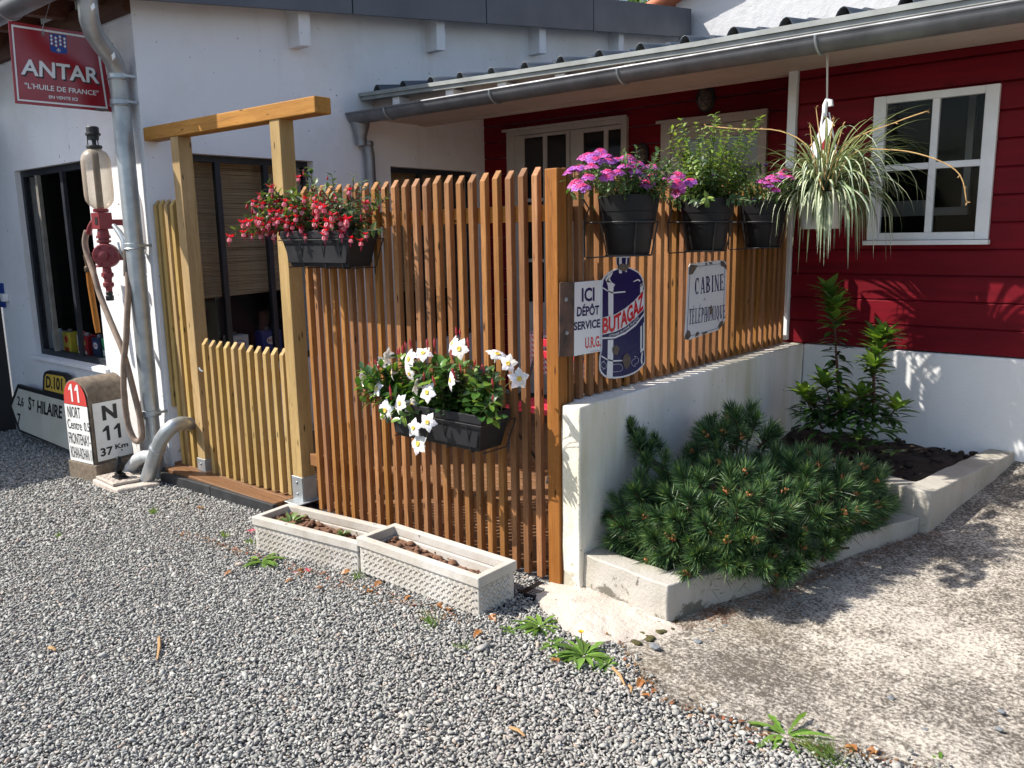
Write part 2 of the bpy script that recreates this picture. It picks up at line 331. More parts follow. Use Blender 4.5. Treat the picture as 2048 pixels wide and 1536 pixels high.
# ================================================================== SETTING
def zg(x, y):
    return -.025*(-2.2-x) if x < -2.2 else 0.0
def zs(y):
    return 0.0 if y < 2.75 else (.063*(y-2.75) if y < 4.17 else .0895+.14*(y-4.17))
mb = MB(); xs = [-70, -30, -16, -11]+[-9+.5*i for i in range(23)]+[4, 8, 16, 30, 70]; ys = [-70, -30, -12, -4, -1, 0, 1, 2, 2.76, 6, 14, 30, 70]
V = [(x, y, max(zg(x, y), -.2)-.014) for y in ys for x in xs]; nx = len(xs)
mb.add(V, [(j*nx+i, j*nx+i+1, (j+1)*nx+i+1, (j+1)*nx+i) for j in range(len(ys)-1) for i in range(nx-1)])
def gravelbase():
    q = NT('gravel ground'); v = q.coord(); vo = q.n('TexVoronoi', feature='F1', Vector=v, Scale=75.0)
    c = q.ramp(q.n('SeparateColor', Color=vo.outputs['Color']).outputs[0], [(0, (.05, .05, .052)), (.6, (.12, .12, .122)), (1, (.24, .24, .235))]); q.bump(vo.outputs['Distance'], -.9, .01); return q.done(c, .9)
setting(mb.build('ground', gravelbase()))
# concrete slab climbing towards the red wall
edge = [(-1.64,2.52),(-1.5,2.42),(-1.42,2.365),(-1.34,2.30),(-1.28,2.262),(-1.15,2.27),(-1.07,2.285),(-.99,2.285),(-.90,2.27),(-.856,2.285),(-.78,2.33),(-.706,2.365),(-.6,2.385),(-.5,2.42),(-.3,2.40),(0,2.3),(.6,2.1),(2,1.8),(6,1.5)]
fine = []
for (a, b) in zip(edge[:-1], edge[1:]):
    k = max(2, int((b[0]-a[0])/.03)) if b[0] < .2 else 3
    for i in range(k): fine.append((lerp(a[0], b[0], i/k), lerp(a[1], b[1], i/k)+(U(-.008, .008) if b[0] < .2 else 0)))
fine.append(edge[-1]); V = []; R_ = 46
for x, y in fine:
    for j in range(R_+1):
        t = (j/R_)**1.3; yy = lerp(y, 5.3, t); V.append((x, yy, zs(yy)+.006+(0 if j == 0 else .006*math.sin(x*9+yy*5)*min(1, j/6))))
mb = MB(); n = R_+1; mb.add(V, [(i*n+j, (i+1)*n+j, (i+1)*n+j+1, i*n+j+1) for i in range(len(fine)-1) for j in range(R_)])
mb.add([(x, y, z) for x, y in fine for z in (.006, -.05)], [(2*i, 2*i+1, 2*i+3, 2*i+2) for i in range(len(fine)-1)])
def slabmat():
    q = NT('weathered concrete'); v = q.coord(); big = q.noise(v, 1.4, 4); fi = q.noise(v, 78, 5, .68); me = q.noise(v, 17, 6, .68)
    thr = q.math('ADD', q.math('MULTIPLY', fi, .72), q.math('ADD', q.math('MULTIPLY', me, .28), q.math('MULTIPLY', q.math('SUBTRACT', big, .5), .38)))
    c = q.ramp(thr, [(.41, (.50, .455, .39)), (.48, (.31, .275, .232)), (.57, (.10, .085, .07))]); fl = q.noise(v, 120, 2)
    c = q.mix(q.ramp(fl, [(.68, 0), (.74, .8)]), c, (.62, .58, .52)); mo = q.noise(v, 2.2, 6); y = q.n('SeparateXYZ', Vector=v).outputs[0]
    c = q.mix(q.math('MULTIPLY', q.ramp(mo, [(.5, 0), (.7, .5)]), q.ramp(q.math('ADD', y, 1.75), [(.35, 1), (.95, 0)])), c, (.20, .16, .09))
    q.bump(q.math('ADD', thr, q.math('MULTIPLY', me, .6)), .55, .012); return q.done(c, .93, 0, .25)
setting(mb.build('concrete_slab', slabmat(), smooth=40))
# ---- gravel stones: countless, one object
def icosa():
    t = (1+5**.5)/2; v = np.array([(-1,t,0),(1,t,0),(-1,-t,0),(1,-t,0),(0,-1,t),(0,1,t),(0,-1,-t),(0,1,-t),(t,0,-1),(t,0,1),(-t,0,-1),(-t,0,1)], float); v /= np.linalg.norm(v[0])
    f = np.array([(0,11,5),(0,5,1),(0,1,7),(0,7,10),(0,10,11),(1,5,9),(5,11,4),(11,10,2),(10,7,6),(7,1,8),(3,9,4),(3,4,2),(3,2,6),(3,6,8),(3,8,9),(4,9,5),(2,4,11),(6,2,10),(8,6,7),(9,8,1)]); return v, f
IV, IF = icosa()
def stone_field(pts, size, cols):
    """pts (n,3), size (n,), cols (n,3) -> one mesh of faceted stones"""
    n = len(pts); v = IV[None]*(1+rng.uniform(-.45, .30, (n, 12, 1))); v = v*np.stack([rng.uniform(.95, 1.75, n), rng.uniform(.65, 1.0, n), rng.uniform(.35, .7, n)], 1)[:, None]
    a, b, c = rng.uniform(0, 6.28, n), rng.normal(0, .45, n), rng.normal(0, .45, n)
    def rot(v, ang, i, j):
        ca, sa = np.cos(ang)[:, None], np.sin(ang)[:, None]; o = v.copy(); o[..., i] = ca*v[..., i]-sa*v[..., j]; o[..., j] = sa*v[..., i]+ca*v[..., j]; return o
    v = rot(rot(rot(v, b, 0, 2), c, 1, 2), a, 0, 1)*size[:, None, None]+pts[:, None]
    f = (IF[None]+12*np.arange(n)[:, None, None]).reshape(-1, 3); me = bpy.data.meshes.new('gravel_stones'); nf = len(f)
    me.vertices.add(n*12); me.vertices.foreach_set('co', v.astype(np.float32).ravel()); me.loops.add(nf*3); me.loops.foreach_set('vertex_index', f.astype(np.int32).ravel())
    me.polygons.add(nf); me.polygons.foreach_set('loop_start', np.arange(0, nf*3, 3, dtype=np.int32)); me.update(calc_edges=True)
    at = me.attributes.new('Col', 'FLOAT_COLOR', 'FACE'); cc = np.ones((nf, 4), np.float32); cc[:, :3] = np.repeat(cols, 20, 0); at.data.foreach_set('color', cc.ravel()); me.validate(); return me
SLX = np.array([p[0] for p in fine]); SLY = np.array([p[1] for p in fine])
def in_gravel(x, y):
    z = np.where(x < -2.2, .025*(x+2.2), 0); ye = np.where(x < -1.64, 9, np.interp(x, SLX, SLY)); far = np.where(x < -5.45, 2.78, np.where(x < -4.2, 2.62, np.where(x < -2.1, 2.80, np.where(x < -1.5, 2.66, 9))))
    d = np.stack([x, y, z-CH], -1); zz = d@np.array(CF); px = FPX*(d@np.array(CR))/zz+1024; py = 768-FPX*(d@np.array(CU))/zz
    ye = ye+np.where(rng.random(len(x)) < .16, rng.exponential(.022, len(x)), 0)
    return (y < ye-.004) & (y < far) & (zz > .5) & (px > -330) & (px < 2380) & (py < 1800) & (x > -8.4)
pts = []
for (x0, x1, pitch) in ((-4.7, 1.2, .0108), (-8.4, -4.7, .0145)):
    gx, gy = np.meshgrid(np.arange(x0, x1, pitch), np.arange(.1, 2.8, pitch)); g = np.stack([gx.ravel(), gy.ravel()], 1); g += rng.uniform(-.5, .5, g.shape)*pitch
    g = g[in_gravel(g[:, 0], g[:, 1])]; pts.append((g, pitch))
G_ = np.concatenate([p for p, _ in pts]); PT = np.concatenate([np.full(len(p), q) for p, q in pts]); n = len(G_)
SZ = PT*.575*np.exp(rng.normal(0, .25, n)); big = rng.random(n) < .05; SZ[big] *= 1.5
SZ *= np.interp(G_[:, 0], [-3, -1.2], [.95, 1.15])
ONS = (G_[:, 0] > -1.62) & (G_[:, 1] > np.interp(G_[:, 0], SLX, SLY)-.004)
ZG = np.where(ONS, .016, 0)+np.where(G_[:, 0] < -2.2, .025*(G_[:, 0]+2.2), 0)+rng.uniform(-.008, .005, n)+.003*np.sin(G_[:, 0]*3.1)*np.cos(G_[:, 1]*4.3)
pal = np.array([(.235,.245,.245),(.30,.315,.315),(.40,.41,.40),(.17,.175,.18),(.12,.125,.13),(.27,.245,.25),(.33,.28,.24),(.55,.55,.53),(.22,.25,.235),(.36,.26,.20)])
pal = pal.mean(0)*.45+pal*.55
CI = rng.choice(len(pal), n, p=[.26,.22,.12,.15,.06,.08,.03,.015,.05,.015]); CC = np.array([1.16, 1.135, 1.08])*pal[CI]*rng.uniform(.8, 1.2, (n, 1))
warm = np.clip(np.interp(G_[:, 0], [-2.6, -1.3], [0, .5])+.15*np.sin(G_[:, 0]*2+G_[:, 1]*3), 0, 1)[:, None]; CC = CC*(1-warm*np.array([.02, .08, .12]))
def stonemat(name):
    q = NT(name); a = q.n('Attribute', attribute_name='Col').outputs['Color']; c = q.mix(1, a, q.ramp(q.noise(q.coord(), 160, 3), [(.3, .72), (.7, 1.25)]), 'MULTIPLY'); return q.done(c, .78, 0, .35)
M['gravel'] = stonemat('gravel stone')
o = bpy.data.objects.new('gravel', stone_field(np.column_stack([G_, ZG]), SZ, CC)); o.data.materials.append(M['gravel']); COL.objects.link(o); setting(o, 'stuff')
print('stones', n)

# ================================================================== WHITE HOUSE (left)
XW = -5.5; YF = 2.75
def ztop(y): return 3.07+.128*(y-YF)
house = thing('white_house', 'white rendered house with dark grey roof edge behind the timber gate', 'house', (-7, 6, 0))
mb = MB(); t_ = .35
def sidewall(y0, y1, z0, z1=None):
    pts = [(XW, y0, z0), (XW, y1, z0), (XW, y1, ztop(y1)+.1 if z1 is None else z1), (XW, y0, ztop(y0)+.1 if z1 is None else z1)]; mb.prism(pts, (-t_, 0, 0))
W1 = (3.06, 4.10); W2 = (4.90, 6.0); ZS, ZH = .60, 2.14
# one continuous wall mesh with two openings (butted blocks)
for y0, y1 in ((YF, W1[0]), (W1[1], W2[0]), (W2[1], 9.8)): sidewall(y0, y1, -.3)
for a, b in (W1, W2): sidewall(a, b, -.3, ZS); sidewall(a, b, ZH)
mb.build('side_wall', M['wall'], house)
mb = MB(); LX0, LX1 = -7.76, -6.40; FT = .15
def frontwall(x0, x1, z0, z1): mb.box((x0, YF, z0), (x1, YF+FT, z1))
frontwall(-8.42, LX0, -.4, ztop(YF)); frontwall(LX1, XW-t_-.003, -.4, ztop(YF)); frontwall(LX0, LX1, -.4, ZS); frontwall(LX0, LX1, ZH, ztop(YF)); mb.box((XW-t_-.003, YF+.002, -.4), (XW-t_+.2, YF+.148, 3.0))
mb.build('front_wall', M['wall'], house)
# dark rooms behind the openings
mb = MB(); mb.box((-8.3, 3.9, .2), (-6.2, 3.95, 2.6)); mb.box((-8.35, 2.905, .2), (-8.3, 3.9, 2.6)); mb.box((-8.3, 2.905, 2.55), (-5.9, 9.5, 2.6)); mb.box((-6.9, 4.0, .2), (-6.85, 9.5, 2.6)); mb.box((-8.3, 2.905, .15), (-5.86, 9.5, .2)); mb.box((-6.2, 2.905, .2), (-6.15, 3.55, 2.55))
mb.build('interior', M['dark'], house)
# left shop window
wl = MB(); wy = YF+.045
for x in (LX0, LX1-.05): wl.box((x, wy, ZS), (x+.05, wy+.05, ZH))
wl.box((LX0+.05, wy+.001, ZH-.05), (LX1-.05, wy+.049, ZH)); wl.box((LX0+.05, wy+.001, ZS), (LX1-.05, wy+.049, ZS+.05))
win = wl.build('window_frame', M['steelblack'], house)
g = MB(); g.box((LX0+.05, wy+.02, ZS+.05), (LX1-.05, wy+.026, ZH-.05)); g.build('glass_pane', M['glass'], win)
for x in (-7.44, -6.95):
    b = MB(); b.box((x, wy-.012, ZS+.05), (x+.045, wy+.018, ZH-.05)); b.build('mullion', plain('bare steel bar', (.26, .24, .21), (.15, .14, .12), .5) if x < -7 else M['steelblack'], win)
b = MB(); b.prism([(LX0-.02, YF-.03, ZS-.035), (LX0-.02, YF+.04, ZS-.03), (LX0-.02, YF+.04, ZS+.003), (LX0-.02, YF-.03, ZS-.005)], (LX1-LX0+.06, 0, 0)); b.build('sill', M['wall'], house)
# steel side windows
for (a, b_), bars in ((W1, (3.30, 3.70)), (W2, (5.3, 5.72))):
    x0 = XW-.12; f = MB()
    for y in (a, b_-.045): f.box((x0, y, ZS), (x0+.045, y+.045, ZH))
    f.box((x0+.001, a+.045, ZH-.045), (x0+.044, b_-.045, ZH)); f.box((x0+.001, a+.045, ZS), (x0+.044, b_-.045, ZS+.045)); wf = f.build('window_frame', M['steelblack'], house)
    for y in bars: m_ = MB(); m_.box((x0+.002, y, ZS+.045), (x0+.043, y+.04, ZH-.045)); m_.build('mullion', M['steelblack'], wf)
    g = MB(); g.box((x0+.016, a+.045, ZS+.045), (x0+.021, b_-.045, ZH-.045)); g.build('glass_pane', M['glass'], wf)
# roof with gable fascia, purlin ends, eave timbers
def zb(y): return 3.045+.125*(y-2.9)
XE = -5.30; y0r, y1r = 2.12, 9.72
mb = MB(); mb.prism([(XE-.0, y0r, zb(y0r)+.27), (XE-.0, y1r, zb(y1r)+.27), (XE-.0, y1r, zb(y1r)+.33), (XE-.0, y0r, zb(y0r)+.33)], (-4.2, 0, 0)); mb.build('roof', M['slate'], house)
seams = [y0r, 4.39, 5.93, 7.616, y1r]
for a, b_ in zip(seams[:-1], seams[1:]):
    mb = MB(); e = .006; mb.prism([(XE, a+e, zb(a+e)), (XE, b_-e, zb(b_-e)), (XE, b_-e, zb(b_-e)+.335), (XE, a+e, zb(a+e)+.335)], (.022, 0, 0)); mb.build('fascia', M['slate'], house, bevel=.004)
mb = MB(); mb.prism([(XE-.001, y0r, zb(y0r)+.012), (XE-.001, y1r, zb(y1r)+.012), (XE-.001, y1r, zb(y1r)+.26), (XE-.001, y0r, zb(y0r)+.26)], (-.02, 0, 0)); mb.build('fascia_backing', M['ink'], house)
for y in (3.93, 5.36, 6.79, 8.21):
    mb = MB(); mb.prism([(-5.36, y+.01, zb(y)+.1), (-5.36, y+.115, zb(y+.125)+.1), (-5.36, y+.115, zb(y)-.215), (-5.36, y+.01, zb(y)-.225)], (-.16, 0, 0)); mb.build('purlin_end', M['wall'], house, bevel=.006)
mb = MB()
for k in range(3): mb.prism([(-8.6, 2.14+.22*k, zb(2.14+.22*k)+.235), (-8.6, 2.35+.22*k, zb(2.35+.22*k)+.235), (-8.6, 2.35+.22*k, zb(2.35+.22*k)+.26), (-8.6, 2.14+.22*k, zb(2.14+.22*k)+.26)], (3.1, 0, 0))
mb.build('eave_boards', M['eave'], house)
for x in (-8.2, -7.6, -7.0, -6.4, -5.8):
    mb = MB(); mb.prism([(x, 2.2, zb(2.2)+.10), (x, 2.76, zb(2.76)+.06), (x, 2.76, zb(2.76)+.234), (x, 2.2, zb(2.2)+.234)], (.085, 0, 0)); mb.build('rafter', M['eave'], house, bevel=.004)
mb = MB(); mb.prism([(-8.5, 2.70, 2.99), (-8.5, 2.749, 2.99), (-8.5, 2.749, 3.12), (-8.5, 2.70, 3.12)], (3.0, 0, 0)); mb.build('wall_plate', M['eave'], house)
def gutter(mbx, x0, x1, y, z, r, th=.004):
    n = 12; pr = [(y+r*math.cos(a), z+r*math.sin(a)) for a in [math.pi+math.pi*i/n for i in range(n+1)]]; pi_ = [(y+(r-th)*math.cos(a), z+(r-th)*math.sin(a)) for a in [math.pi+math.pi*i/n for i in range(n+1)]]
    prof = pr+pi_[::-1]; k = len(prof); mbx.add([(x, a, b) for x in (x0, x1) for a, b in prof], [(i, (i+1) % k, k+(i+1) % k, k+i) for i in range(k)]+[tuple(range(k)), tuple(range(k, 2*k))[::-1]])
    mbx.tube([(x0, y-r, z), (x1, y-r, z)], .009, 8)
mb = MB(); gutter(mb, -8.7, -5.33, 2.22, 3.035, .085); mb.build('gutter', M['zinc'], house, smooth=40)
b = MB(); b.tube([(-6.02, 2.22+.089*math.cos(a), 3.035+.089*math.sin(a)) for a in [math.pi+math.pi*i/10 for i in range(11)]], .006, 6); b.build('gutter_bracket', M['galv'], house, smooth=40)
# big galvanised downpipe with its swan neck
dp = [P(*p) for p in ((172, -30, 1, 2.40), (175, 10, 1, 2.41), (179, 42, 1, 2.425), (188, 68, 1, 2.47), (204, 91, 1, 2.53), (221, 112, 1, 2.595), (231, 131, 1, 2.64), (236, 152, 1, 2.66))]; XP = dp[-1].x; dp += [(XP, 2.66, 2.3), (XP, 2.66, 1.5), (XP, 2.66, .36)]
mb = MB(); mb.tube(dp, .058, 18); d_ = mb.build('downpipe', M['galv'], house, smooth=50)
for z in (2.60, 2.44, 1.52, .38):
    b = MB(); b.lathe([(.058, -.018), (.064, -.014), (.064, .014), (.058, .018)], (XP, 2.66, z), 18); b.lathe([(.065, -.006), (.069, 0), (.065, .006)], (XP, 2.66, z-.02), 18); b.box((XP+.05, 2.655, z-.008), (XP+.066, 2.745, z+.008)); b.build('pipe_collar', M['galv'], d_, smooth=40)
b = MB(); b.tube([(XP, 2.66, .36), (XP+.005, 2.66, .22), (XP+.02, 2.66, -.1)], .05, 16); b.build('pipe_shoe', M['galv'], d_, smooth=50)
for p, s in ((P(186, 14, 1, 2.35), .014), (P(227, 113, 1, 2.535), .016)):
    b = MB(); b.obox(p, ((.018, 0, .006), (0, .003, 0), (-.004, 0, s))); b.build('sticker', M['white'], d_)
for nm, x, z, s, m_ in (('light_switch', -8.26, 1.075, .035, 'white'),):
    b = MB(); b.box((x-s, YF-.05, z-s), (x+s, YF-.002, z+s)); o = b.build('junction_box', M['white'], None, bevel=.005); tag(o, 'small white junction box on the shaded wall left of the shop window', 'junction box')
b = MB(); b.box((-8.44, YF-.012, .98), (-8.315, YF-.002, 1.2)); o = b.build('wall_plaque', M['blueplate'], None, bevel=.003); tag(o, 'blue enamel plaque at the far left end of the white wall', 'plaque')
# neighbouring wing on the left (its eave throws the shade over the left wall)
wing = thing('side_wing', 'dark timber wing wall at the extreme left edge, mostly outside the picture', 'building', (-9, -1, 0))
b = MB(); b.box((-9.2, -4.5, -.3), (-8.43, 2.74, 2.62)); b.build('wall', plain('dark timber', (.02, .018, .018), (.03, .026, .024), .8, 6), wing)
b = MB(); b.prism([(-8.12, -4.6, 2.70), (-9.3, -4.6, 3.1), (-9.3, -4.6, 3.16), (-8.12, -4.6, 2.76)], (0, 7.25, 0)); b.build('roof', M['slate'], wing)

# ================================================================== RED TIMBER ANNEX
YR = 5.25; YB = 6.10; XT = -2.12
ann = thing('red_annex', 'red boarded annex with white window, porch and long zinc gutter', 'house', (-1, 5.5, .8))
def boards(name, a, b, zlo, zhi, fixed, axis, sgn, parent, holes=()):
    """lapped boards from a to b along axis (0: x at fixed y, 1: y at fixed x); holes: (lo, hi, z0, z1)"""
    mb = MB(); hgt = .148; zr = zlo
    cuts = sorted(c_ for c_ in {a, b, *[e for lo, hi, h0, h1 in holes for e in (lo, hi)]} if a <= c_ <= b)
    while zr < zhi-.01:
        zt_ = min(zr+hgt, zhi)
        for p, q in zip(cuts[:-1], cuts[1:]):
            z, z1 = zr, zt_; mid = (p+q)/2
            for lo, hi, h0, h1 in holes:
                if lo < mid < hi:
                    if h0 <= z+.001 and z1 <= h1+.001: z1 = z
                    elif z < h1 < z1: z = h1
                    elif z < h0 < z1: z1 = h0
            if z1-z < .02: continue
            g_ = .007; d0, d1 = fixed, fixed+sgn*.02
            pr = [(d0, z+.001), (d0, z1-g_-.006), (d0+sgn*.009, z1-.003), (d1, z1-.003), (d1, z+.001)]
            if axis == 0: mb.prism([(p, y, zz) for y, zz in pr], (q-p, 0, 0))
            else: mb.prism([(x, p, zz) for x, zz in pr], (0, q-p, 0))
        zr = zt_
    return mb.build(name, M['red'], parent)
WX0, WX1, WZ0, WZ1 = -1.625, -1.01, 1.49, 2.28
boards('front_wall', -2.10, 4.5, .83, 2.62, YR, 0, 1, ann, ((WX0, WX1, WZ0, WZ1),))
D1 = (-5.19, -3.876, .04, 2.49); D2 = (-3.552, -2.66, .04, 2.41)
boards('porch_wall', XW+.003, XT, .04, 2.75, YB, 0, 1, ann, (D1, D2))
mb = MB(); mb.box((XT-.0, YR+.02, .04), (XT+.1, YB+.02, 2.66)); mb.build('return_wall', M['red'], ann)
mb = MB(); mb.box((-2.10, YR+.021, .83), (WX0, YR+.09, 2.62)); mb.box((WX1, YR+.021, .83), (4.5, YR+.09, 2.62)); mb.box((WX0, YR+.021, .83), (WX1, YR+.09, WZ0)); mb.box((WX0, YR+.021, WZ1), (WX1, YR+.09, 2.62)); mb.build('wall_core', M['red'], ann)
mb = MB(); mb.box((-2.0, YR-.012, -.2), (4.5, YR+.1, .822)); mb.build('plinth', M['plinth'], ann, bevel=.01)
mb = MB(); mb.box((-2.158, YR-.032, .842), (-2.104, YR+.015, 2.53)); mb.build('corner_trim', M['white'], ann, bevel=.003)
# right window: flat casing, two by two panes, room behind
wf = MB(); a, b_, c, d = -1.64, -.995, 1.475, 2.295; t = .068; y0 = YR-.03
wf.box((a, y0, c), (a+t, y0+.04, d)); wf.box((b_-t, y0, c), (b_, y0+.04, d)); wf.box((a+t, y0+.001, d-t*.62), (b_-t, y0+.04, d)); wf.box((a+t, y0+.001, c), (b_-t, y0+.04, c+t*.62))
wf.box((-1.325, y0+.006, c+t*.62), (-1.287, y0+.038, d-t*.62)); wf.box((a+t, y0+.007, 1.872), (-1.325, y0+.037, 1.908)); wf.box((-1.287, y0+.007, 1.872), (b_-t, y0+.037, 1.908))
w_ = wf.build('window', M['white'], ann, bevel=.003)
sl_ = MB(); sl_.box((a-.012, y0-.03, c-.028), (b_+.008, y0+.03, c-.002)); sl_.build('sill', M['white'], w_, bevel=.003)
for px in ((a+t, -1.325), (-1.287, b_-t)):
    for pz in ((c+.042, 1.872), (1.908, d-.042)): g = MB(); g.box((px[0], y0+.018, pz[0]), (px[1], y0+.022, pz[1])); g.build('glass_pane', M['glass'], w_)
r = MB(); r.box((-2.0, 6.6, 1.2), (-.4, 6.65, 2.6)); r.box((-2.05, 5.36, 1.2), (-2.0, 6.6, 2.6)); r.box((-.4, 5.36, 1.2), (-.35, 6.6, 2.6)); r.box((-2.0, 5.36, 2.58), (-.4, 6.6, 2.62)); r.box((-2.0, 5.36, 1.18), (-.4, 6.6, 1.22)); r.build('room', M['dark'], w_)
r = MB(); r.box((-1.30, 5.95, 1.66), (-1.26, 6.0, 2.4)); r.box((-2.0, 5.95, 1.62), (-1.26, 6.0, 1.67)); r.box((-1.75, 5.97, 1.67), (-1.50, 6.02, 1.72)); r.build('inner_frame', M['offwhite'], w_)
# porch doors
M['dglass'] = NT('dark door glass').done((.012, .013, .014), .07, 0, .5)
def door(name, X0, X1, top, leaves, parent):
    f = MB(); y = YB-.035; z0 = .045
    f.box((X0, y, z0), (X0+.09, y+.05, top)); f.box((X1-.05, y, z0), (X1, y+.05, top)); f.box((X0+.09, y+.001, top-.05), (X1-.05, y+.05, top)); f.box((X0-.03, y-.03, top-.012), (X1+.012, y-.002, top+.012))
    d_ = f.build(name, M['offwhite'], parent, bevel=.003)
    for (x0, x1, cols, rows, pt) in leaves:
        l = MB(); yy = y+.012; xs_ = [x0]+[v for c_ in cols for v in c_]+[x1]
        for i in range(0, len(xs_), 2): l.box((xs_[i], yy, z0), (xs_[i+1], yy+.03, top-.055))
        for (c0, c1) in cols:
            l.box((c0, yy+.001, pt), (c1, yy+.03, top-.055)); l.box((c0, yy+.001, z0), (c1, yy+.03, rows[0][0]))
            for (ra, rb) in zip(rows[:-1], rows[1:]): l.box((c0, yy+.004, ra[1]), (c1, yy+.028, rb[0]))
        lf = l.build('door_leaf', M['offwhite'], d_, bevel=.002)
        for (c0, c1) in cols:
            for (r0, r1) in rows: g = MB(); g.box((c0, yy+.014, r0), (c1, yy+.018, r1)); g.build('glass_pane', M['dglass'], lf)
    return d_
rows1 = ((.92, 1.29), (1.32, 1.84), (1.87, 2.41))
dd = door('french_door', D1[0], D1[1], D1[3], ((-5.10, -4.47, ((-4.987, -4.768), (-4.725, -4.51)), rows1, 2.41), (-4.46, -3.93, ((-4.326, -4.11), (-4.07, -3.94)), rows1, 2.40)), ann)
v = MB()
for k in range(9): v.lathe([(.009, 0), (.009, .004)], (-4.19+k*.027, YB-.028, 2.445), 8, ax=(0, -1, 0))
v.build('vent_holes', M['ink'], dd)
door('porch_door', D2[0], D2[1], D2[3], ((-3.46, -2.71, ((-3.325, -3.018), (-2.99, -2.735)), ((1.1, 1.68), (1.72, 2.257)), 2.257),), ann)
# soffit, roof edge, rafters, gutter
XR = 4.6
def zso(y): return 2.505+.17*(y-5.22)
mb = MB()
for a, b_ in ((4.60, 4.925), (4.931, 5.246)):
    n_ = 60; xs_ = [XW+.002+(XR-XW-.002)*i/n_ for i in range(n_+1)]; e = lambda x, y: y+(.004*math.sin(x*3.1)+.003*math.sin(x*11) if 4.8 < y < 5.0 else 0)
    V = [(x, e(x, y), z) for x in xs_ for y, z in ((a, 2.505), (b_, 2.505), (b_, 2.52), (a, 2.52))]; mb.add(V, [(4*i+j, 4*i+(j+1) % 4, 4*i+4+(j+1) % 4, 4*i+4+j) for i in range(n_) for j in range(4)])
mb.box((XW+.002, 4.60, 2.524), (XR, 5.246, 2.53)); mb.build('soffit', M['soffit'], ann)
mb = MB(); mb.box((XW+.002, 5.248, 2.497), (-2.105, 5.33, 2.75)); mb.build('porch_header', M['soffit'], ann)
mb = MB(); mb.box((XW+.002, 5.331, 2.70), (-2.0, 6.12, 2.72)); mb.build('porch_ceiling', M['soffit'], ann)
def zfa(x): return float(np.interp(x, [-5.5, -4, -2.5, 4.6], [2.70, 2.66, 2.632, 2.625]))
xsf = [XW+.003+(XR-XW)*i/20 for i in range(21)]
def ribbon(prof, name, m, xs_=xsf):
    mb = MB(); k = len(prof); mb.add([(x, y, zfa(x)+z) for x in xs_ for y, z in prof], [(i*k+j, i*k+(j+1) % k, (i+1)*k+(j+1) % k, (i+1)*k+j) for i in range(len(xs_)-1) for j in range(k)]+[tuple(range(k)), tuple((len(xs_)-1)*k+j for j in range(k))[::-1]]); return mb.build(name, m, ann)
ribbon([(4.585, -.028), (4.61, -.028), (4.61, 0), (4.585, 0)], 'fascia', M['fasciagrey']); ribbon([(4.60, -.056), (4.625, -.056), (4.625, -.029), (4.60, -.029)], 'lower_fascia', M['fasciagrey'])
mb = MB(); mb.box((XW+.003, 4.74, 2.532), (XR, 4.76, 2.66)); mb.build('back_board', M['soffit'], ann)
for x in (-5.10, -4.51, -3.995, -3.485, -2.94, -2.4, -1.85, -1.3, -.75, -.2, .35): mb = MB(); mb.box((x-.04, 4.63, 2.532), (x+.04, 4.75, zfa(x)-.058)); mb.build('rafter_end', M['white'], ann, bevel=.003)
mb = MB(); prof = []; x = XW+.01; pitch = .305; rid = -5.286
prof.append((x, 0))
k0 = rid
while k0 < XR:
    for dx, dz in ((-.046, 0), (-.04, .004), (-.03, .026), (-.017, .042), (0, .048), (.017, .042), (.03, .026), (.04, .004), (.046, 0), (.15, .003), (.2, 0)): prof.append((k0+dx, dz))
    k0 += pitch
n = len(prof); rows = []; yk = 4.60; step = 0
while yk < 9.75: rows += [(yk, .012), (yk+.33, .0)]; yk += .33
V = [(x, y, zfa(x)-.012+h+dz+.165*(y-4.60)) for y, h in rows for x, dz in prof]
mb.add(V, [(j*n+i, j*n+i+1, (j+1)*n+i+1, (j+1)*n+i) for j in range(len(rows)-1) for i in range(n-1)])
ro = mb.build('roof', M['roofsheet'], ann, smooth=45); sm = ro.modifiers.new('solid', 'SOLIDIFY'); sm.thickness = .004
mb = MB(); gutter(mb, XW+.02, XR, 4.51, 2.523, .078); gg = mb.build('gutter', M['zincdull'], ann, smooth=40)
for x in (-5.02, -3.935, -2.90, -1.70, -.55):
    b = MB(); b.tube([(x, 4.51+.083*math.cos(a), 2.523+.083*math.sin(a)) for a in [math.pi+math.pi*i/12 for i in range(13)]], .007, 6); b.build('gutter_bracket', M['galv'], gg, smooth=50)
b = MB(); b.lathe([(.045, -.22), (.045, -.15), (.075, -.06), (.08, 0)], (-5.435, 4.54, 2.50), 16); b.build('outlet', M['zinc'], gg, smooth=50)
b = MB(); b.tube([(-5.435, 4.60, 2.31), (-5.435, 4.62, 2.2), (-5.435, 4.63, 1.0), (-5.435, 4.63, .03)], .043, 16); d2 = b.build('downpipe', M['zinc'], ann, smooth=50)
b = MB(); b.lathe([(.045, -.02), (.05, -.015), (.05, .015), (.045, .02)], (-5.435, 4.605, 2.30), 16); b.build('pipe_collar', M['zinc'], d2, smooth=50)
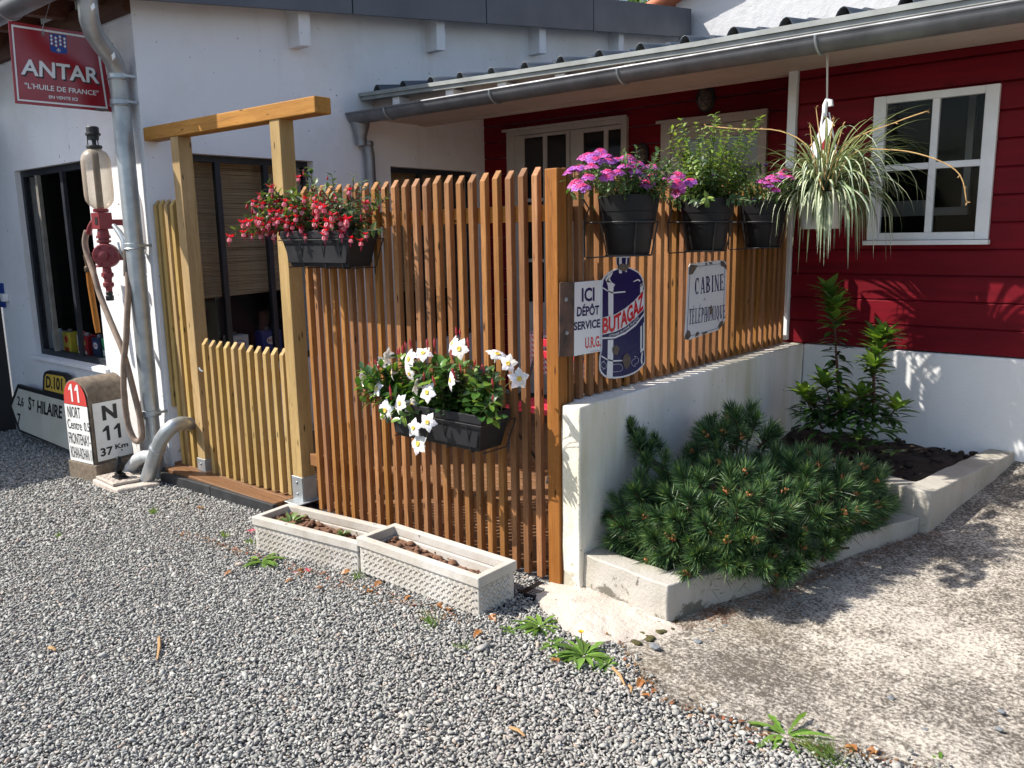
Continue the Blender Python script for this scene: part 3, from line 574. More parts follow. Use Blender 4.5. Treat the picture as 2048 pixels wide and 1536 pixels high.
# sunlit house behind with clay tiles
bh = thing('background_house', 'sunlit white gable with orange clay tiles rising behind both roofs', 'house', (-1, 11, 0))
def zgab(x): return 4.36+(x+5.54)*.30
mb = MB(); mb.prism([(-5.545, 9.8, 1), (5, 9.8, 1), (5, 9.8, zgab(5)), (-5.545, 9.8, zgab(-5.545))], (0, 3, 0)); mb.build('wall', M['bgwall'], bh)
mb = MB()
for k in range(22):
    x = -6.75+k*.34; z = zgab(x)+.05
    for j in range(3):
        y = 9.62+.26*j; pts_ = [(x+.06*math.cos(a)*1.2, y, z+.02+.05*math.sin(a)) for a in [math.pi*i/6 for i in range(7)]]
        mb.tube([(x-.19, y, z-.055), (x+.17, y, z+.06)], [.062, .07], 10)
mb.prism([(-6.9, 9.6, zgab(-6.9)-.01), (5, 9.6, zgab(5)-.01), (5, 9.6, zgab(5)+.045), (-6.9, 9.6, zgab(-6.9)+.045)], (0, 3.2, 0))
mb.build('tile_roof', M['tile'], bh, smooth=50)
# ================================================================== DECK, FENCES, GATE
deck = thing('terrace_deck', 'brown board terrace with a black plank edge under the timber fence', 'deck', (-4, 4, 0))
mb = MB(); y = 2.64
while y < 6.05:
    x0 = XW+.003 if y > 2.75 else -5.40; x1 = -2.20 if y > 2.80 else -4.12
    mb.box((x0, y, -.03+.0), (x1, y+.112, .012)); y += .118
mb.build('boards', M['deck'], deck, bevel=.004, segs=1)
mb = MB(); mb.prism([(-5.395, 2.60, -.16), (-4.78, 2.612, -.16), (-4.78, 2.612, .002), (-5.395, 2.60, -.012)], (0, .035, 0)); mb.build('edge_plank', M['plank_black'], deck, bevel=.005)
mb = MB(); mb.prism([(-4.775, 2.612, -.16), (-4.10, 2.625, -.16), (-4.10, 2.625, .012), (-4.775, 2.612, .002)], (0, .035, 0)); mb.build('edge_plank', M['plank_black'], deck, bevel=.005)
mb = MB(); mb.prism([(-5.50, 2.68, -.14), (-5.405, 2.60, -.14), (-5.405, 2.60, -.012), (-5.50, 2.68, -.012)], (.03, .06, 0)); mb.build('edge_plank', M['plank_black'], deck, bevel=.005)
mb = MB(); mb.box((-4.1, 2.752, -.2), (-2.10, 2.768, -.004)); mb.box((-4.1, 2.80, -.2), (-2.16, 2.86, -.031)); mb.box((-2.16, 2.86, -.2), (-2.12, 6, -.031)); mb.build('under_skirt', M['plank_black'], deck)

def picket(name, x0, x1, y0, y1, z0, z1, m, parent, chamf=.038, axis=0):
    """square picket whose top is sawn at a slant: low at the front (axis 0) or the +X side (axis 1)"""
    mb = MB(); jz = U(-.006, .006); z1 += jz; lean = U(-.002, .002)
    if axis == 0: pts_ = [(x0, y0, z0), (x0, y1, z0), (x0, y1, z1), (x0, y0, z1-chamf)]; mb.prism(pts_, (x1-x0, 0, 0))
    else: pts_ = [(x1, y0, z0), (x0, y0, z0), (x0, y0, z1), (x1, y0, z1-chamf)]; mb.prism(pts_, (0, y1-y0, 0))
    for i, v in enumerate(mb.v):
        if v[2] > z0+.3: mb.v[i] = (v[0]+(lean if axis == 0 else 0), v[1]+(lean if axis else 0), v[2])
    return mb.build(name, m, parent, bevel=.0022, segs=1)
ff = thing('front_fence', 'tall orange brown picket fence facing the gravel between gate post and corner', 'fence', (-3, 2.8, 0))
for k in range(23): x = -2.237-.0733*k+U(-.002, .002); picket('picket', x, x+.032, 2.77, 2.80, .015 if x > -2.5 else .0, 1.822, M['cedar'], ff)
mb = MB(); mb.box((-2.160, 2.762, .0), (-2.096, 2.828, 1.812)); mb.build('corner_post', M['cedar_post'], ff, bevel=.004)
for z in (.24, 1.60): mb = MB(); mb.box((-3.95, 2.8005, z), (-2.161, 2.835, z+.07)); mb.build('rail', M['cedar_x'], ff, bevel=.003)
sf = thing('side_fence', 'orange picket fence on the low white wall carrying pots and enamel signs', 'fence', (-2.1, 4, .82))
for k in range(32):
    y = 2.832+.0755*k+U(-.002, .002)
    if y < 5.17: picket('picket', -2.121, -2.090, y, y+.032, .835-(.025 if k == 0 else 0), 1.822, M['cedar'], sf, axis=1)
for z in (.838, 1.60): mb = MB(); mb.box((-2.156, 2.835, z), (-2.1215, 5.2, z+.065)); mb.build('rail', M['cedar_y'], sf, bevel=.003)
lf = thing('end_fence', 'narrow yellowish picket panel between the white wall corner and the left gate post', 'fence', (-5.35, 2.79, 0))
for i, x in enumerate((-5.487, -5.415, -5.343, -5.271)): picket('picket', x, x+.04, 2.77, 2.802, .41 if i == 0 else -.05, 1.815, M['pine'], lf)
for z in (.62, 1.55): mb = MB(); mb.box((-5.49, 2.8025, z), (-5.17, 2.835, z+.07)); mb.build('rail', M['pine_x'], lf, bevel=.003)
pp = thing('privacy_board', 'dark stained board fixed behind the pickets at the far end of the side fence', 'board', (-2.2, 4.8, 1.1))
mb = MB(); mb.box((-2.178, 4.40, 1.07), (-2.160, 5.22, 1.76)); mb.build('board', M['cedar_y'], pp, bevel=.003)
for z in (1.12, 1.68): mb = MB(); mb.box((-2.205, 4.42, z), (-2.1785, 5.2, z+.05)); mb.build('batten', M['cedar_y'], pp)
gf = thing('gate_frame', 'timber gateway of two tall square posts under a slanting cross beam', 'gate frame', (-4.6, 2.8, 0))
for x, z0 in ((-5.175, -.04), (-4.082, .03)):
    mb = MB(); mb.box((x, 2.765, z0+.02), (x+.093, 2.858, 2.195)); pst = mb.build('post', M['pine'], gf, bevel=.004)
    b = MB(); b.box((x-.004, 2.758, z0-.01), (x+.097, 2.7648, z0+.135)); b.box((x+.0935, 2.7648, z0-.01), (x+.0985, 2.86, z0+.135)); b.box((x-.01, 2.70, z0-.016), (x+.13, 2.87, z0-.01)); bk = b.build('post_shoe', M['galv'], pst, bevel=.0015, segs=1)
    s_ = MB()
    for zz in (.03, .1): s_.lathe([(.008, 0), (.008, .004), (.004, .007)], (x+.046, 2.758, z0+zz), 8, ax=(0, -1, 0))
    s_.build('screws', M['zinc'], bk)
mb = MB(); mb.prism([(-5.50, 2.757, 2.197), (-3.655, 2.757, 2.187), (-3.655, 2.757, 2.272), (-5.50, 2.757, 2.282)], (0, .105, 0)); mb.build('beam', M['pine_x'], gf, bevel=.006)
ga = thing('garden_gate', 'low yellow picket gate hung between the two tall posts', 'gate', (-4.6, 2.8, .0))
for k in range(11): x = -5.016+.0866*k; picket('picket', x, x+.036, 2.77, 2.802, .0+.003*k, .915, M['pine'], ga, .04)
for z in (.16, .70): mb = MB(); mb.box((-5.03, 2.8025, z), (-4.10, 2.835, z+.075)); mb.build('rail', M['pine_x'], ga, bevel=.003)
b = MB(); b.tube([(-5.068, 2.772, .72), (-5.04, 2.762, .71), (-5.02, 2.768, .70)], .006, 6); b.build('latch', M['galv'], ga)

# ================================================================== LOW WALL, BEDS
def rough(o, mid=.06, st=.012, sc=.12):
    """subdivide and roughen hand-rendered masonry"""
    import bmesh
    bm = bmesh.new(); bm.from_mesh(o.data); ed = [e for e in bm.edges if e.calc_length() > mid]
    for _ in range(5):
        ed = [e for e in bm.edges if e.calc_length() > mid]
        if not ed: break
        bmesh.ops.subdivide_edges(bm, edges=ed, cuts=1, use_grid_fill=True)
    bmesh.ops.triangulate(bm, faces=[f for f in bm.faces if len(f.verts) > 4]); from mathutils import noise as nz
    for v in bm.verts: q = v.co/sc; v.co += Vector((nz.noise(q), nz.noise(q+Vector((9, 2, 5))), nz.noise(q+Vector((3, 8, 1)))))*st
    bm.to_mesh(o.data); bm.free(); o.data.shade_smooth(); o.data.set_sharp_from_angle(angle=math.radians(55)); return o
lw = thing('low_wall', 'low white rendered wall with green stains carrying the side picket fence', 'wall', (-2.08, 4, 0))
mb = MB(); mb.prism([(-1.995, 2.775, -.1), (-1.995, 5.235, -.1), (-2.185, 5.235, -.1), (-2.185, 2.832, -.1), (-2.094, 2.832, -.1), (-2.094, 2.775, -.1)], (0, 0, .928)); rough(mb.build('wall', M['wall_low'], lw, bevel=.008), .06, .005, .11)
kb = thing('front_kerb', 'low weathered white kerb round the pine bush in front', 'kerb', (-1.5, 3.2, 0))
mb = MB(); mb.prism([(-2.0, 2.80, -.1), (-1.545, 2.735, -.1), (-.985, 4.17, -.1), (-1.10, 4.20, -.1), (-1.62, 2.86, -.1), (-2.0, 2.92, -.1)], (0, 0, .27))
rough(mb.build('kerb', M['kerb'], kb, bevel=.006), .05, .007, .1)
b2 = thing('raised_bed', 'raised planting bed with whitewashed concrete edge in the right corner', 'planting bed', (-1.4, 4.8, .2))
mb = MB(); mb.prism([(-1.99, 4.40, -.05), (-.945, 4.165, -.05), (-.77, 5.233, -.05), (-.905, 5.233, -.05), (-1.055, 4.315, -.05), (-1.99, 4.53, -.05)], (0, 0, .352))
rough(mb.build('edge', M['kerb'], b2, bevel=.006), .05, .007, .1)
def soil(name, poly, z, m, amp, parent=None, res=.035, clods=60):
    xs_ = [p[0] for p in poly]; ys_ = [p[1] for p in poly]; mb = MB(); from mathutils import noise as nz
    nx_ = int((max(xs_)-min(xs_))/res)+1; ny_ = int((max(ys_)-min(ys_))/res)+1; c = (sum(xs_)/len(xs_), sum(ys_)/len(ys_)); V = []
    a, b_, c_, d_ = [Vector((*p, 0)) for p in poly]
    for j in range(ny_+1):
        for i in range(nx_+1):
            p = lerp(lerp(a, b_, i/nx_), lerp(d_, c_, i/nx_), j/ny_); h = amp*(nz.noise(Vector((p.x*6, p.y*6, 0)))+.6*nz.noise(Vector((p.x*19, p.y*19, 3)))+.35*nz.noise(Vector((p.x*45, p.y*45, 7)))); V.append((p.x, p.y, z(p.x, p.y)+h))
    mb.add(V, [(j*(nx_+1)+i, j*(nx_+1)+i+1, (j+1)*(nx_+1)+i+1, (j+1)*(nx_+1)+i) for j in range(ny_) for i in range(nx_)])
    for _ in range(clods):
        s, t = random.random(), random.random(); p = lerp(lerp(a, b_, s), lerp(d_, c_, s), t); r = U(.006, .022)
        mb.ball((p.x, p.y, z(p.x, p.y)+U(0, amp)), (r*U(.8, 1.4), r, r*.7), n=6, k=4)
    return mb.build(name, m, parent, smooth=60)
setting(soil('bed_soil', [(-1.99, 4.45), (-1.02, 4.25), (-.86, 5.24), (-1.99, 5.24)], lambda x, y: .235+.03*(y-4.3)-.05*(x+1.5)*.5, M['soil'], .022, clods=170))
setting(soil('kerb_soil', [(-1.99, 2.88), (-1.6, 2.84), (-1.06, 4.25), (-1.99, 4.45)], lambda x, y: .10+.04*(y-2.8), M['soil'], .015, clods=60))
mb = MB(); pr = [(-2.165, 2.70), (-2.10, 2.60), (-1.985, 2.52), (-1.84, 2.455), (-1.70, 2.43), (-1.60, 2.50), (-1.50, 2.63), (-1.46, 2.74), (-1.54, 2.78), (-2.0, 2.86), (-2.12, 2.86)]
pr = [tuple(lerp(Vector(pr[i]), Vector(pr[(i+1) % len(pr)]), k/5)+Vector((U(-.012, .012), U(-.012, .012)))*(1 if k else .5)) for i in range(len(pr)) for k in range(5)]; n = len(pr); cx, cy = -1.85, 2.72; V = [(cx+(x-cx)*s, cy+(y-cy)*s, z+U(-.004, .004)) for s, z in ((1.03, -.03), (1, .008), (.8, .016), (.45, .026)) for x, y in pr]
mb.add(V, [(i*n+j, i*n+(j+1) % n, (i+1)*n+(j+1) % n, (i+1)*n+j) for i in range(3) for j in range(n)]+[tuple(3*n+j for j in range(n))])
setting(rough(mb.build('mortar_apron', M['pad']), .03, .006, .05))

# ================================================================== STONE TROUGHS
def trough(name, label, p, q, h, wd, soilh):
    p = Vector((*p, 0)); q = Vector((*q, 0)); ux = (q-p).normalized(); uy = Vector((-ux.y, ux.x, 0)); L = (q-p).length; z0 = min(zg(p.x, p.y), 0)-.006
    if L > .73: z0 = -.008
    T = lambda a, b, c: p+ux*a+uy*b+Vector((0, 0, z0+c)); t = thing(name, label, 'planter', (p.x, p.y, z0), 'cast stone troughs at the foot of the fence')
    mb = MB(); wl = .032; rim = h-.045
    def ring(o, i, za, zb_):   # o outset, i wall thickness
        A = [(-o, -o), (L+o, -o), (L+o, wd+o), (-o, wd+o)]; B = [(i, i), (L-i, i), (L-i, wd-i), (i, wd-i)]
        V = [T(a, b, za) for a, b in A]+[T(a, b, zb_) for a, b in A]+[T(a, b, zb_) for a, b in B]+[T(a, b, za) for a, b in B]
        mb.add(V, [f for j in range(4) for k in [(j+1) % 4] for f in ((j, k, 4+k, 4+j), (4+j, 4+k, 8+k, 8+j), (8+j, 8+k, 12+k, 12+j), (12+j, 12+k, k, j))])
    ring(0, wl, 0, rim-.001); ring(.010, wl-.006, rim, h); mb.add([T(0.01, 0.01, .03), T(L-.01, .01, .03), T(L-.01, wd-.01, .03), T(.01, wd-.01, .03)], [(0, 1, 2, 3)])
    body = mb.build('basin', M['trough'], t, bevel=.005)
    # basket-weave relief on front and end
    mb = MB(); s = .034
    def weave(O, D, N, LL):
        r, k = 0, 0; zz = .016
        while zz < rim-.014:
            x = .02+(s*.5 if r % 2 else 0)
            while x < LL-.02:
                c = O+D*x+Vector((0, 0, zz)); a = (D*.72+Vector((0, 0, .70 if r % 2 else -.70))).normalized(); b = a.cross(N)
                e = .0155; f_ = .0068
                mb.add([c+a*e+b*f_, c-a*e+b*f_, c-a*e-b*f_, c+a*e-b*f_, c+a*e*.72+b*f_*.5+N*.0065, c-a*e*.72+b*f_*.5+N*.0065, c-a*e*.72-b*f_*.5+N*.0065, c+a*e*.72-b*f_*.5+N*.0065], [(0, 1, 5, 4), (1, 2, 6, 5), (2, 3, 7, 6), (3, 0, 4, 7), (4, 5, 6, 7)]); x += s
            zz += s*.5; r += 1
    weave(T(0, 0, 0), ux, -uy, L); weave(T(L, 0, 0), uy, ux, wd); mb.build('relief', M['trough'], body)
    V = [T(a, b, soilh) for a, b in ((wl-.005, wl-.005), (L-wl+.005, wl-.005), (L-wl+.005, wd-wl+.005), (wl-.005, wd-wl+.005))]
    zc = z0+soilh; soil('soil', [(v.x, v.y) for v in V], lambda x, y: zc+.018*math.sin((x-p.x)*7+1)*1, M['soilbrown'], .010, t, .014, 130)
    return T, L, wd
T1, L1, w1 = trough('stone_trough', 'cast stone trough with weeds, nearer the gate', (-3.685, 2.245), (-2.965, 2.335), .182, .235, .122)
T2, L2, w2 = trough('stone_trough', 'cast stone trough of bare brown soil, nearer the white pier', (-2.95, 2.335), (-2.192, 2.335), .178, .225, .105)

# ================================================================== HANGING BOXES AND POTS
def flower_box(label, x0, x1, y0, y1, zb_, zt, soilz):
    t = thing('planter_box', label, 'planter box', ((x0+x1)/2, y1, zb_), 'dark plastic boxes hung on the front fence')
    mb = MB(); i = .045; cy = (y0+y1)/2; R1 = [(x0+i, y0+.03, zb_), (x1-i, y0+.03, zb_), (x1-i, y1-.02, zb_), (x0+i, y1-.02, zb_)]; R2 = [(x0+.006, y0+.006, zt-.04), (x1-.006, y0+.006, zt-.04), (x1-.006, y1-.006, zt-.04), (x0+.006, y1-.006, zt-.04)]
    R3 = [(x0, y0, zt-.038), (x1, y0, zt-.038), (x1, y1, zt-.038), (x0, y1, zt-.038)]; R4 = [(a, b, zt) for a, b, _ in R3]; R5 = [(x0+.012, y0+.012, zt), (x1-.012, y0+.012, zt), (x1-.012, y1-.012, zt), (x0+.012, y1-.012, zt)]; R6 = [(a+(.03 if a < (x0+x1)/2 else -.03), b, zb_+.02) for a, b, _ in R5]
    mb.add(R1+R2+R3+R4+R5+R6, [(3, 2, 1, 0)]+[(4*k+j, 4*k+(j+1) % 4, 4*k+4+(j+1) % 4, 4*k+4+j) for k in range(5) for j in range(4)]+[(20, 21, 22, 23)])
    b = mb.build('box', M['anthracite'], t, bevel=.006)
    s = MB(); s.add([(x0+.015, y0+.015, soilz), (x1-.015, y0+.015, soilz), (x1-.015, y1-.015, soilz), (x0+.015, y1-.015, soilz)], [(0, 1, 2, 3)])
    for _ in range(120): r = U(.004, .011); s.ball((U(x0+.02, x1-.02), U(y0+.02, y1-.02), soilz), (r, r, r*.8), n=5, k=3)
    s.build('soil', M['soil'], t, smooth=60)
    wv = MB(); r = .0032; zz = zt-.045
    wv.tube([(x0-.008, y1+.02, zz), (x0-.006, y0-.004, zz), (x1+.006, y0-.004, zz), (x1+.008, y1+.02, zz)], r, 6)
    for x in (lerp(x0, x1, .30), lerp(x0, x1, .62), lerp(x0, x1, .86)): wv.tube([(x, y0-.004, zz), (x, y0+.022, zb_-.006), (x, y1, zb_-.008), (x, y1+.015, zz), (x, y1+.03, zz+.03)], r, 6)
    for x in (x0-.01, x1+.01): wv.tube([(x, y1+.02, zz), (x+(.03 if x < x0 else -.03), y1-.01, zb_-.004), (x+(.03 if x < x0 else -.03), y0+.03, zb_-.004)], r, 6)
    wv.build('wire_holder', M['wire'], t, smooth=60); return t
flower_box('dark plastic box of red fuchsia hung high beside the gate post', -3.745, -3.19, 2.555, 2.745, 1.405, 1.585, 1.555)
flower_box('anthracite plastic box of white trumpet flowers hung halfway down the fence', -2.96, -2.35, 2.545, 2.745, .615, .785, .75)
POTS = []
def pot(label, y, group='black pots along the side fence'):
    c = Vector((-1.945, y, 0)); t = thing('flower_pot', label, 'flower pot', (c.x, c.y, 1.455), group); zb_, zt = 1.456, 1.702
    mb = MB(); mb.lathe([(.086, zb_), (.09, zb_+.004), (.109, zb_+.125), (.1125, zb_+.127), (.1195, zb_+.178), (.1225, zb_+.18), (.131, zt-.004), (.131, zt), (.122, zt), (.118, zt-.06), (.085, zb_+.02), (0, zb_+.02)], c, 40); mb.build('pot', M['black'], t, smooth=38)
    s = MB(); s.lathe([(.119, zt-.028), (.06, zt-.022), (0, zt-.018)], c, 20)
    for _ in range(40): a = U(0, 6.28); q = U(0, .11); r = U(.004, .009); s.ball((c.x+q*math.cos(a), c.y+q*math.sin(a), zt-.022), r, n=5, k=3)
    s.build('soil', M['soil'], t, smooth=60)
    wv = MB(); r = .0033; zr = 1.592; ring = [(c.x+.124*math.cos(a), c.y+.124*math.sin(a), zr) for a in [2*math.pi*i/28 for i in range(29)]]; wv.tube(ring, r, 6, caps=False)
    ringb = [(c.x+.098*math.cos(a), c.y+.098*math.sin(a), zb_-.004) for a in [2*math.pi*i/24 for i in range(25)]]; wv.tube(ringb, r, 6, caps=False)
    for a in (-2.2, -.75, .6, 1.9): wv.tube([(c.x+.124*math.cos(a), c.y+.124*math.sin(a), zr), (c.x+.098*math.cos(a), c.y+.098*math.sin(a), zb_-.004)], r, 6)
    for s_ in (-1, 1):
        yy = c.y+s_*.115; wv.tube([(-2.075, yy+s_*.015, zb_-.012), (-1.98, yy, zb_-.006), (c.x+.03, c.y+s_*.09, zb_-.004)], r, 6); wv.tube([(-2.08, yy+s_*.015, zb_-.01), (-2.083, yy+s_*.015, zr), (-2.07, yy, zr+.06), (-2.10, yy, zr+.10)], r, 6); wv.tube([(-2.083, yy+s_*.015, zr), (c.x, c.y+s_*.124, zr)], r, 6)
    wv.build('wire_rack', M['wire'], t, smooth=60); POTS.append(c)
pot('black pot of pink verbena above the blue gas bottle sign', 3.065)
pot('black pot of bushy yellow green foliage, middle of the three', 3.77)
pot('black pot of pink verbena next to the spider plant', 4.43)
# white hanging pot
hp = thing('hanging_pot', 'white plastic pot hanging on strings from the gutter', 'hanging pot', (-1.70, 4.62, 1.55))
def sq(r, z, k=4): return [(-1.70+r*abs(math.cos(a))**.6*math.copysign(1, math.cos(a)), 4.62+r*abs(math.sin(a))**.6*math.copysign(1, math.sin(a)), z) for a in [2*math.pi*i/32 for i in range(32)]]
mb = MB(); rings = [sq(.088, 1.548), sq(.090, 1.560), sq(.093, 1.562), sq(.095, 1.60), sq(.110, 1.705), sq(.119, 1.708), sq(.121, 1.742), sq(.112, 1.742), sq(.105, 1.69)]
mb.add([p for r in rings for p in r], [(i*32+j, i*32+(j+1) % 32, (i+1)*32+(j+1) % 32, (i+1)*32+j) for i in range(len(rings)-1) for j in range(32)]+[tuple(range(32))[::-1], tuple(8*32+j for j in range(32))])
mb.build('pot', plain('cream plastic', (.74, .72, .66), (.66, .64, .58), .4), hp, smooth=40)
mb = MB()
for a in (.4, 2.5, 4.6): mb.tube([(-1.70+.115*math.cos(a), 4.62+.115*math.sin(a), 1.74), (-1.702+.02*math.cos(a), 4.62+.02*math.sin(a), 2.16)], .0042, 6)
mb.tube([(-1.704, 4.62, 2.14), (-1.704, 4.62, 2.2), (-1.695, 4.62, 2.225), (-1.675, 4.62, 2.215), (-1.672, 4.62, 2.19)], .014, 8); mb.build('hanger', M['white'], hp, smooth=50)
mb = MB(); mb.tube([(-1.692, 4.62, 2.21), (-1.694, 4.60, 2.46)], .0028, 6); mb.tube([(-1.695, 4.62, 2.20), (-1.70, 4.60, 2.46)], .0028, 6); mb.build('string', plain('string', (.6, .55, .45)), hp)
mb = MB(); mb.obox((-1.695, 4.56, 2.02), ((.022, 0, -.02), (0, .001, 0), (.045, 0, .09))); lb = mb.build('care_label', M['white'], hp); mb = MB(); mb.obox((-1.672, 4.557, 1.985), ((.014, 0, -.012), (0, .001, 0), (.012, 0, .02))); mb.build('printed_flower', M['antar'], lb)

# ================================================================== ENAMEL SIGNS
Z4 = lambda X, Y: (1130+X/4.389, 480+Y/4.389)
def sgn(pts, p0, n, tf): return [PP(*tf(*p), p0, n) for p in pts]
NX = (1, 0, 0)
gs = thing('gas_sign', 'white enamel sign with a blue gas bottle shape bolted to the fence corner', 'sign', (-2.07, 3.1, 1.1))
pl = lambda pts, d=0: sgn(pts, (-2.072+d, 0, 0), NX, Z4)
mb = MB(); mb.prism(pl([(78, 372), (330, 350), (330, 975), (70, 1022)]), (-.004, 0, 0)); mb.build('panel', M['enamelwhite'], gs, bevel=.0012, segs=1)
mb = MB(); mb.prism(pl([(-42, 378), (-25, 370), (85, 370), (80, 1022), (-50, 1026), (-46, 900)], .004), (-.005, 0, 0)); fl = mb.build('flange', M['rust'], gs, bevel=.001, segs=1)
mb = MB()
for c in ((5, 522), (12, 815)): mb.lathe([(.009, 0), (.009, .004), (.0045, .005), (.0045, .009)], pl([c], .004)[0], 8, ax=NX)
mb.build('bolts', M['galv'], fl)
bo = [(455, 140), (565, 140), (565, 180), (556, 205), (552, 232), (592, 250), (640, 275), (672, 310), (690, 350), (697, 420), (700, 850), (697, 960), (704, 1035), (700, 1085), (672, 1120), (640, 1152), (600, 1176), (555, 1195), (500, 1210), (440, 1216), (385, 1214), (345, 1198), (320, 1170), (308, 1140), (306, 1080), (310, 1020), (322, 968), (325, 400), (334, 345), (352, 315), (385, 285), (425, 262), (468, 245), (462, 215), (455, 195)]
mb = MB(); mb.prism(pl(bo, .006), (-.005, 0, 0), 1)
cb = pl(bo, .0068); cm = sum(cb, Vector())/len(cb)
mb.poly([cm+(p-cm)*.972 for p in cb], 0); bt = mb.build('bottle', [M['navy'], M['enamelwhite']], gs)
wh = MB(); d = .0078
def band(top, bot, m=0): T_ = pl(top, d); B_ = pl(bot, d); wh.add(T_+B_, [(i, i+1, len(T_)+i+1, len(T_)+i) for i in range(len(T_)-1)], m)
band([(380, 445), (380, 560), (382, 668)], [(424, 450), (424, 560), (424, 660)]); band([(380, 445), (376, 400), (362, 365), (352, 340)], [(424, 450), (428, 410), (440, 392), (412, 372)]); band([(352, 345), (385, 300), (425, 278)], [(378, 352), (404, 322), (420, 285)])
band([(412, 372), (398, 350), (396, 335)], [(365, 372), (370, 350), (380, 335)]); band([(330, 412), (380, 445), (420, 458), (530, 448)], [(330, 424), (380, 455), (420, 470), (530, 460)]); band([(474, 150), (474, 290)], [(498, 150), (498, 294)]); band([(536, 148), (530, 280)], [(546, 148), (542, 282)])
band([(640, 280), (662, 310), (684, 350)], [(652, 305), (668, 325), (682, 366)]); band([(600, 362), (640, 342), (660, 352)], [(602, 368), (640, 354), (660, 368)]); band([(662, 400), (690, 362)], [(664, 416), (690, 378)]); band([(660, 390), (660, 480)], [(684, 374), (684, 462)])
band([(328, 682), (440, 652), (530, 598), (612, 530), (692, 436)], [(328, 832), (440, 806), (530, 762), (616, 690), (694, 606)]); band([(326, 855), (440, 848), (530, 806), (620, 735), (694, 640)], [(326, 870), (440, 864), (530, 824), (624, 752), (694, 660)])
band([(376, 878), (374, 1050), (366, 1200)], [(424, 874), (422, 1050), (418, 1208)]); band([(662, 760), (660, 960)], [(676, 748), (674, 955)]); band([(686, 730), (684, 948)], [(693, 722), (692, 944)]); band([(318, 1012), (372, 1044), (420, 1056), (520, 1052)], [(318, 1024), (372, 1056), (420, 1068), (520, 1062)])
band([(662, 965), (694, 940)], [(662, 990), (694, 965)]); band([(672, 990), (664, 1060), (672, 1092)], [(684, 985), (678, 1055), (682, 1080)])
def capsule(x0, x1, y0, y1, sl):
    pts_ = []; r = (y1-y0)/2
    for i in range(13): a = -math.pi/2+math.pi*i/12; pts_.append((x1-r+r*math.cos(a), (y0+y1)/2+sl*(x1-x0)+r*math.sin(a)))
    for i in range(13): a = math.pi/2+math.pi*i/12; pts_.append((x0+r+r*math.cos(a), (y0+y1)/2+r*math.sin(a)))
    pts_.append(pts_[0]); wh.tube(pl(pts_, d), .0009, 4, caps=False)
capsule(395, 506, 1092, 1158, -.03); capsule(316, 364, 1062, 1126, .2); capsule(585, 646, 1042, 1112, -.35)
wh.build('bottle_highlights', M['enamelwhite'], bt)
tx = MB(); d = .0092
L_ = lambda pts: pl(pts, d)
write(tx, 'BUTAGAZ', L_([(330, 826), (440, 800), (530, 754), (618, 684), (690, 604)]), L_([(331, 684), (440, 660), (528, 606), (612, 540), (690, 446)]), 0, .035)
tx.build('red_lettering', M['enamelred'], bt); tx = MB(); L_ = lambda pts: pl(pts, .001)
write(tx, 'U.R.G.', L_([(178, 955), (313, 934)]), L_([(178, 856), (312, 838)]), 0, .03); tx.build('red_lettering', M['enamelred'], gs)
for s_, q in (('ICI', ((147, 545), (260, 535), (148, 422), (260, 414))), ('DÉPÔT', ((103, 674), (301, 655), (108, 565), (301, 552))), ('SERVICE', ((78, 796), (309, 768), (80, 722), (309, 692)))): tx = MB(); write(tx, s_, L_(q[:2]), L_(q[2:]), 0, .03); tx.build('navy_lettering', M['navy'], gs)
tx = MB(); write(tx, 'EMAILLERIE', L_([(228, 980), (302, 972)]), L_([(228, 973), (302, 965)]), 0, 0); tx.build('navy_lettering', M['navy'], gs)
tx = MB(); L_ = lambda pts: pl(pts, .0092); write(tx, 'LE PREMIER BUTANE FRANÇAIS', L_([(388, 850), (450, 843), (530, 800), (600, 748), (652, 690)]), L_([(387, 826), (446, 820), (522, 778), (590, 726), (642, 670)]), 0, .01); tx.build('small_lettering', M['enamelwhite'], bt)
for c, rx, ry in (((447, 965), 32, 48), ((542, 1062), 38, 72), ((512, 240), 52, 34)):
    k = 14; ch = MB(); ch.poly(pl([(c[0]+rx*U(.8, 1.05)*math.cos(2*math.pi*i/k), c[1]+ry*U(.8, 1.05)*math.sin(2*math.pi*i/k)) for i in range(k)], .0098)); ch.build('enamel_chip', M['chip'], bt)
cs = thing('telephone_sign', 'white enamel telephone sign with navy lettering and chipped rusty corners', 'sign', (-2.06, 4.05, 1.2))
pl2 = lambda pts, d=0: sgn(pts, (-2.062+d, 0, 0), NX, Z4)
oc = [(1102, 208), (1260, 188), (1390, 176), (1412, 192), (1420, 222), (1408, 690), (1392, 740), (1340, 795), (1200, 838), (1085, 880), (1058, 872), (1052, 840), (1068, 560), (1085, 240)]
mb = MB(); mb.prism(pl2(oc), (-.005, 0, 0)); mb.build('panel', M['enamelwhite'], cs, bevel=.0015, segs=1)
bd = MB(); q = pl2([(1100, 240), (1400, 204), (1404, 222), (1390, 690), (1330, 778), (1078, 850), (1070, 830)], .001); bd.tube(q+[q[0]], .0013, 4, caps=False); bd.build('border', M['navy'], cs)
for wd_, b_, t in (('CABINE', ((1140, 480), (1392, 440)), ((1142, 334), (1392, 298))), ('TÉLÉPHONIQUE', ((1087, 762), (1240, 735), (1407, 700)), ((1092, 574), (1245, 556), (1407, 540)))):
    tx = MB(); vs, fs = serif_word(wd_); strip_map(tx, vs, fs, pl2(b_, .0012), pl2(t, .0012), 0); tx.build('lettering', M['navy'], cs)
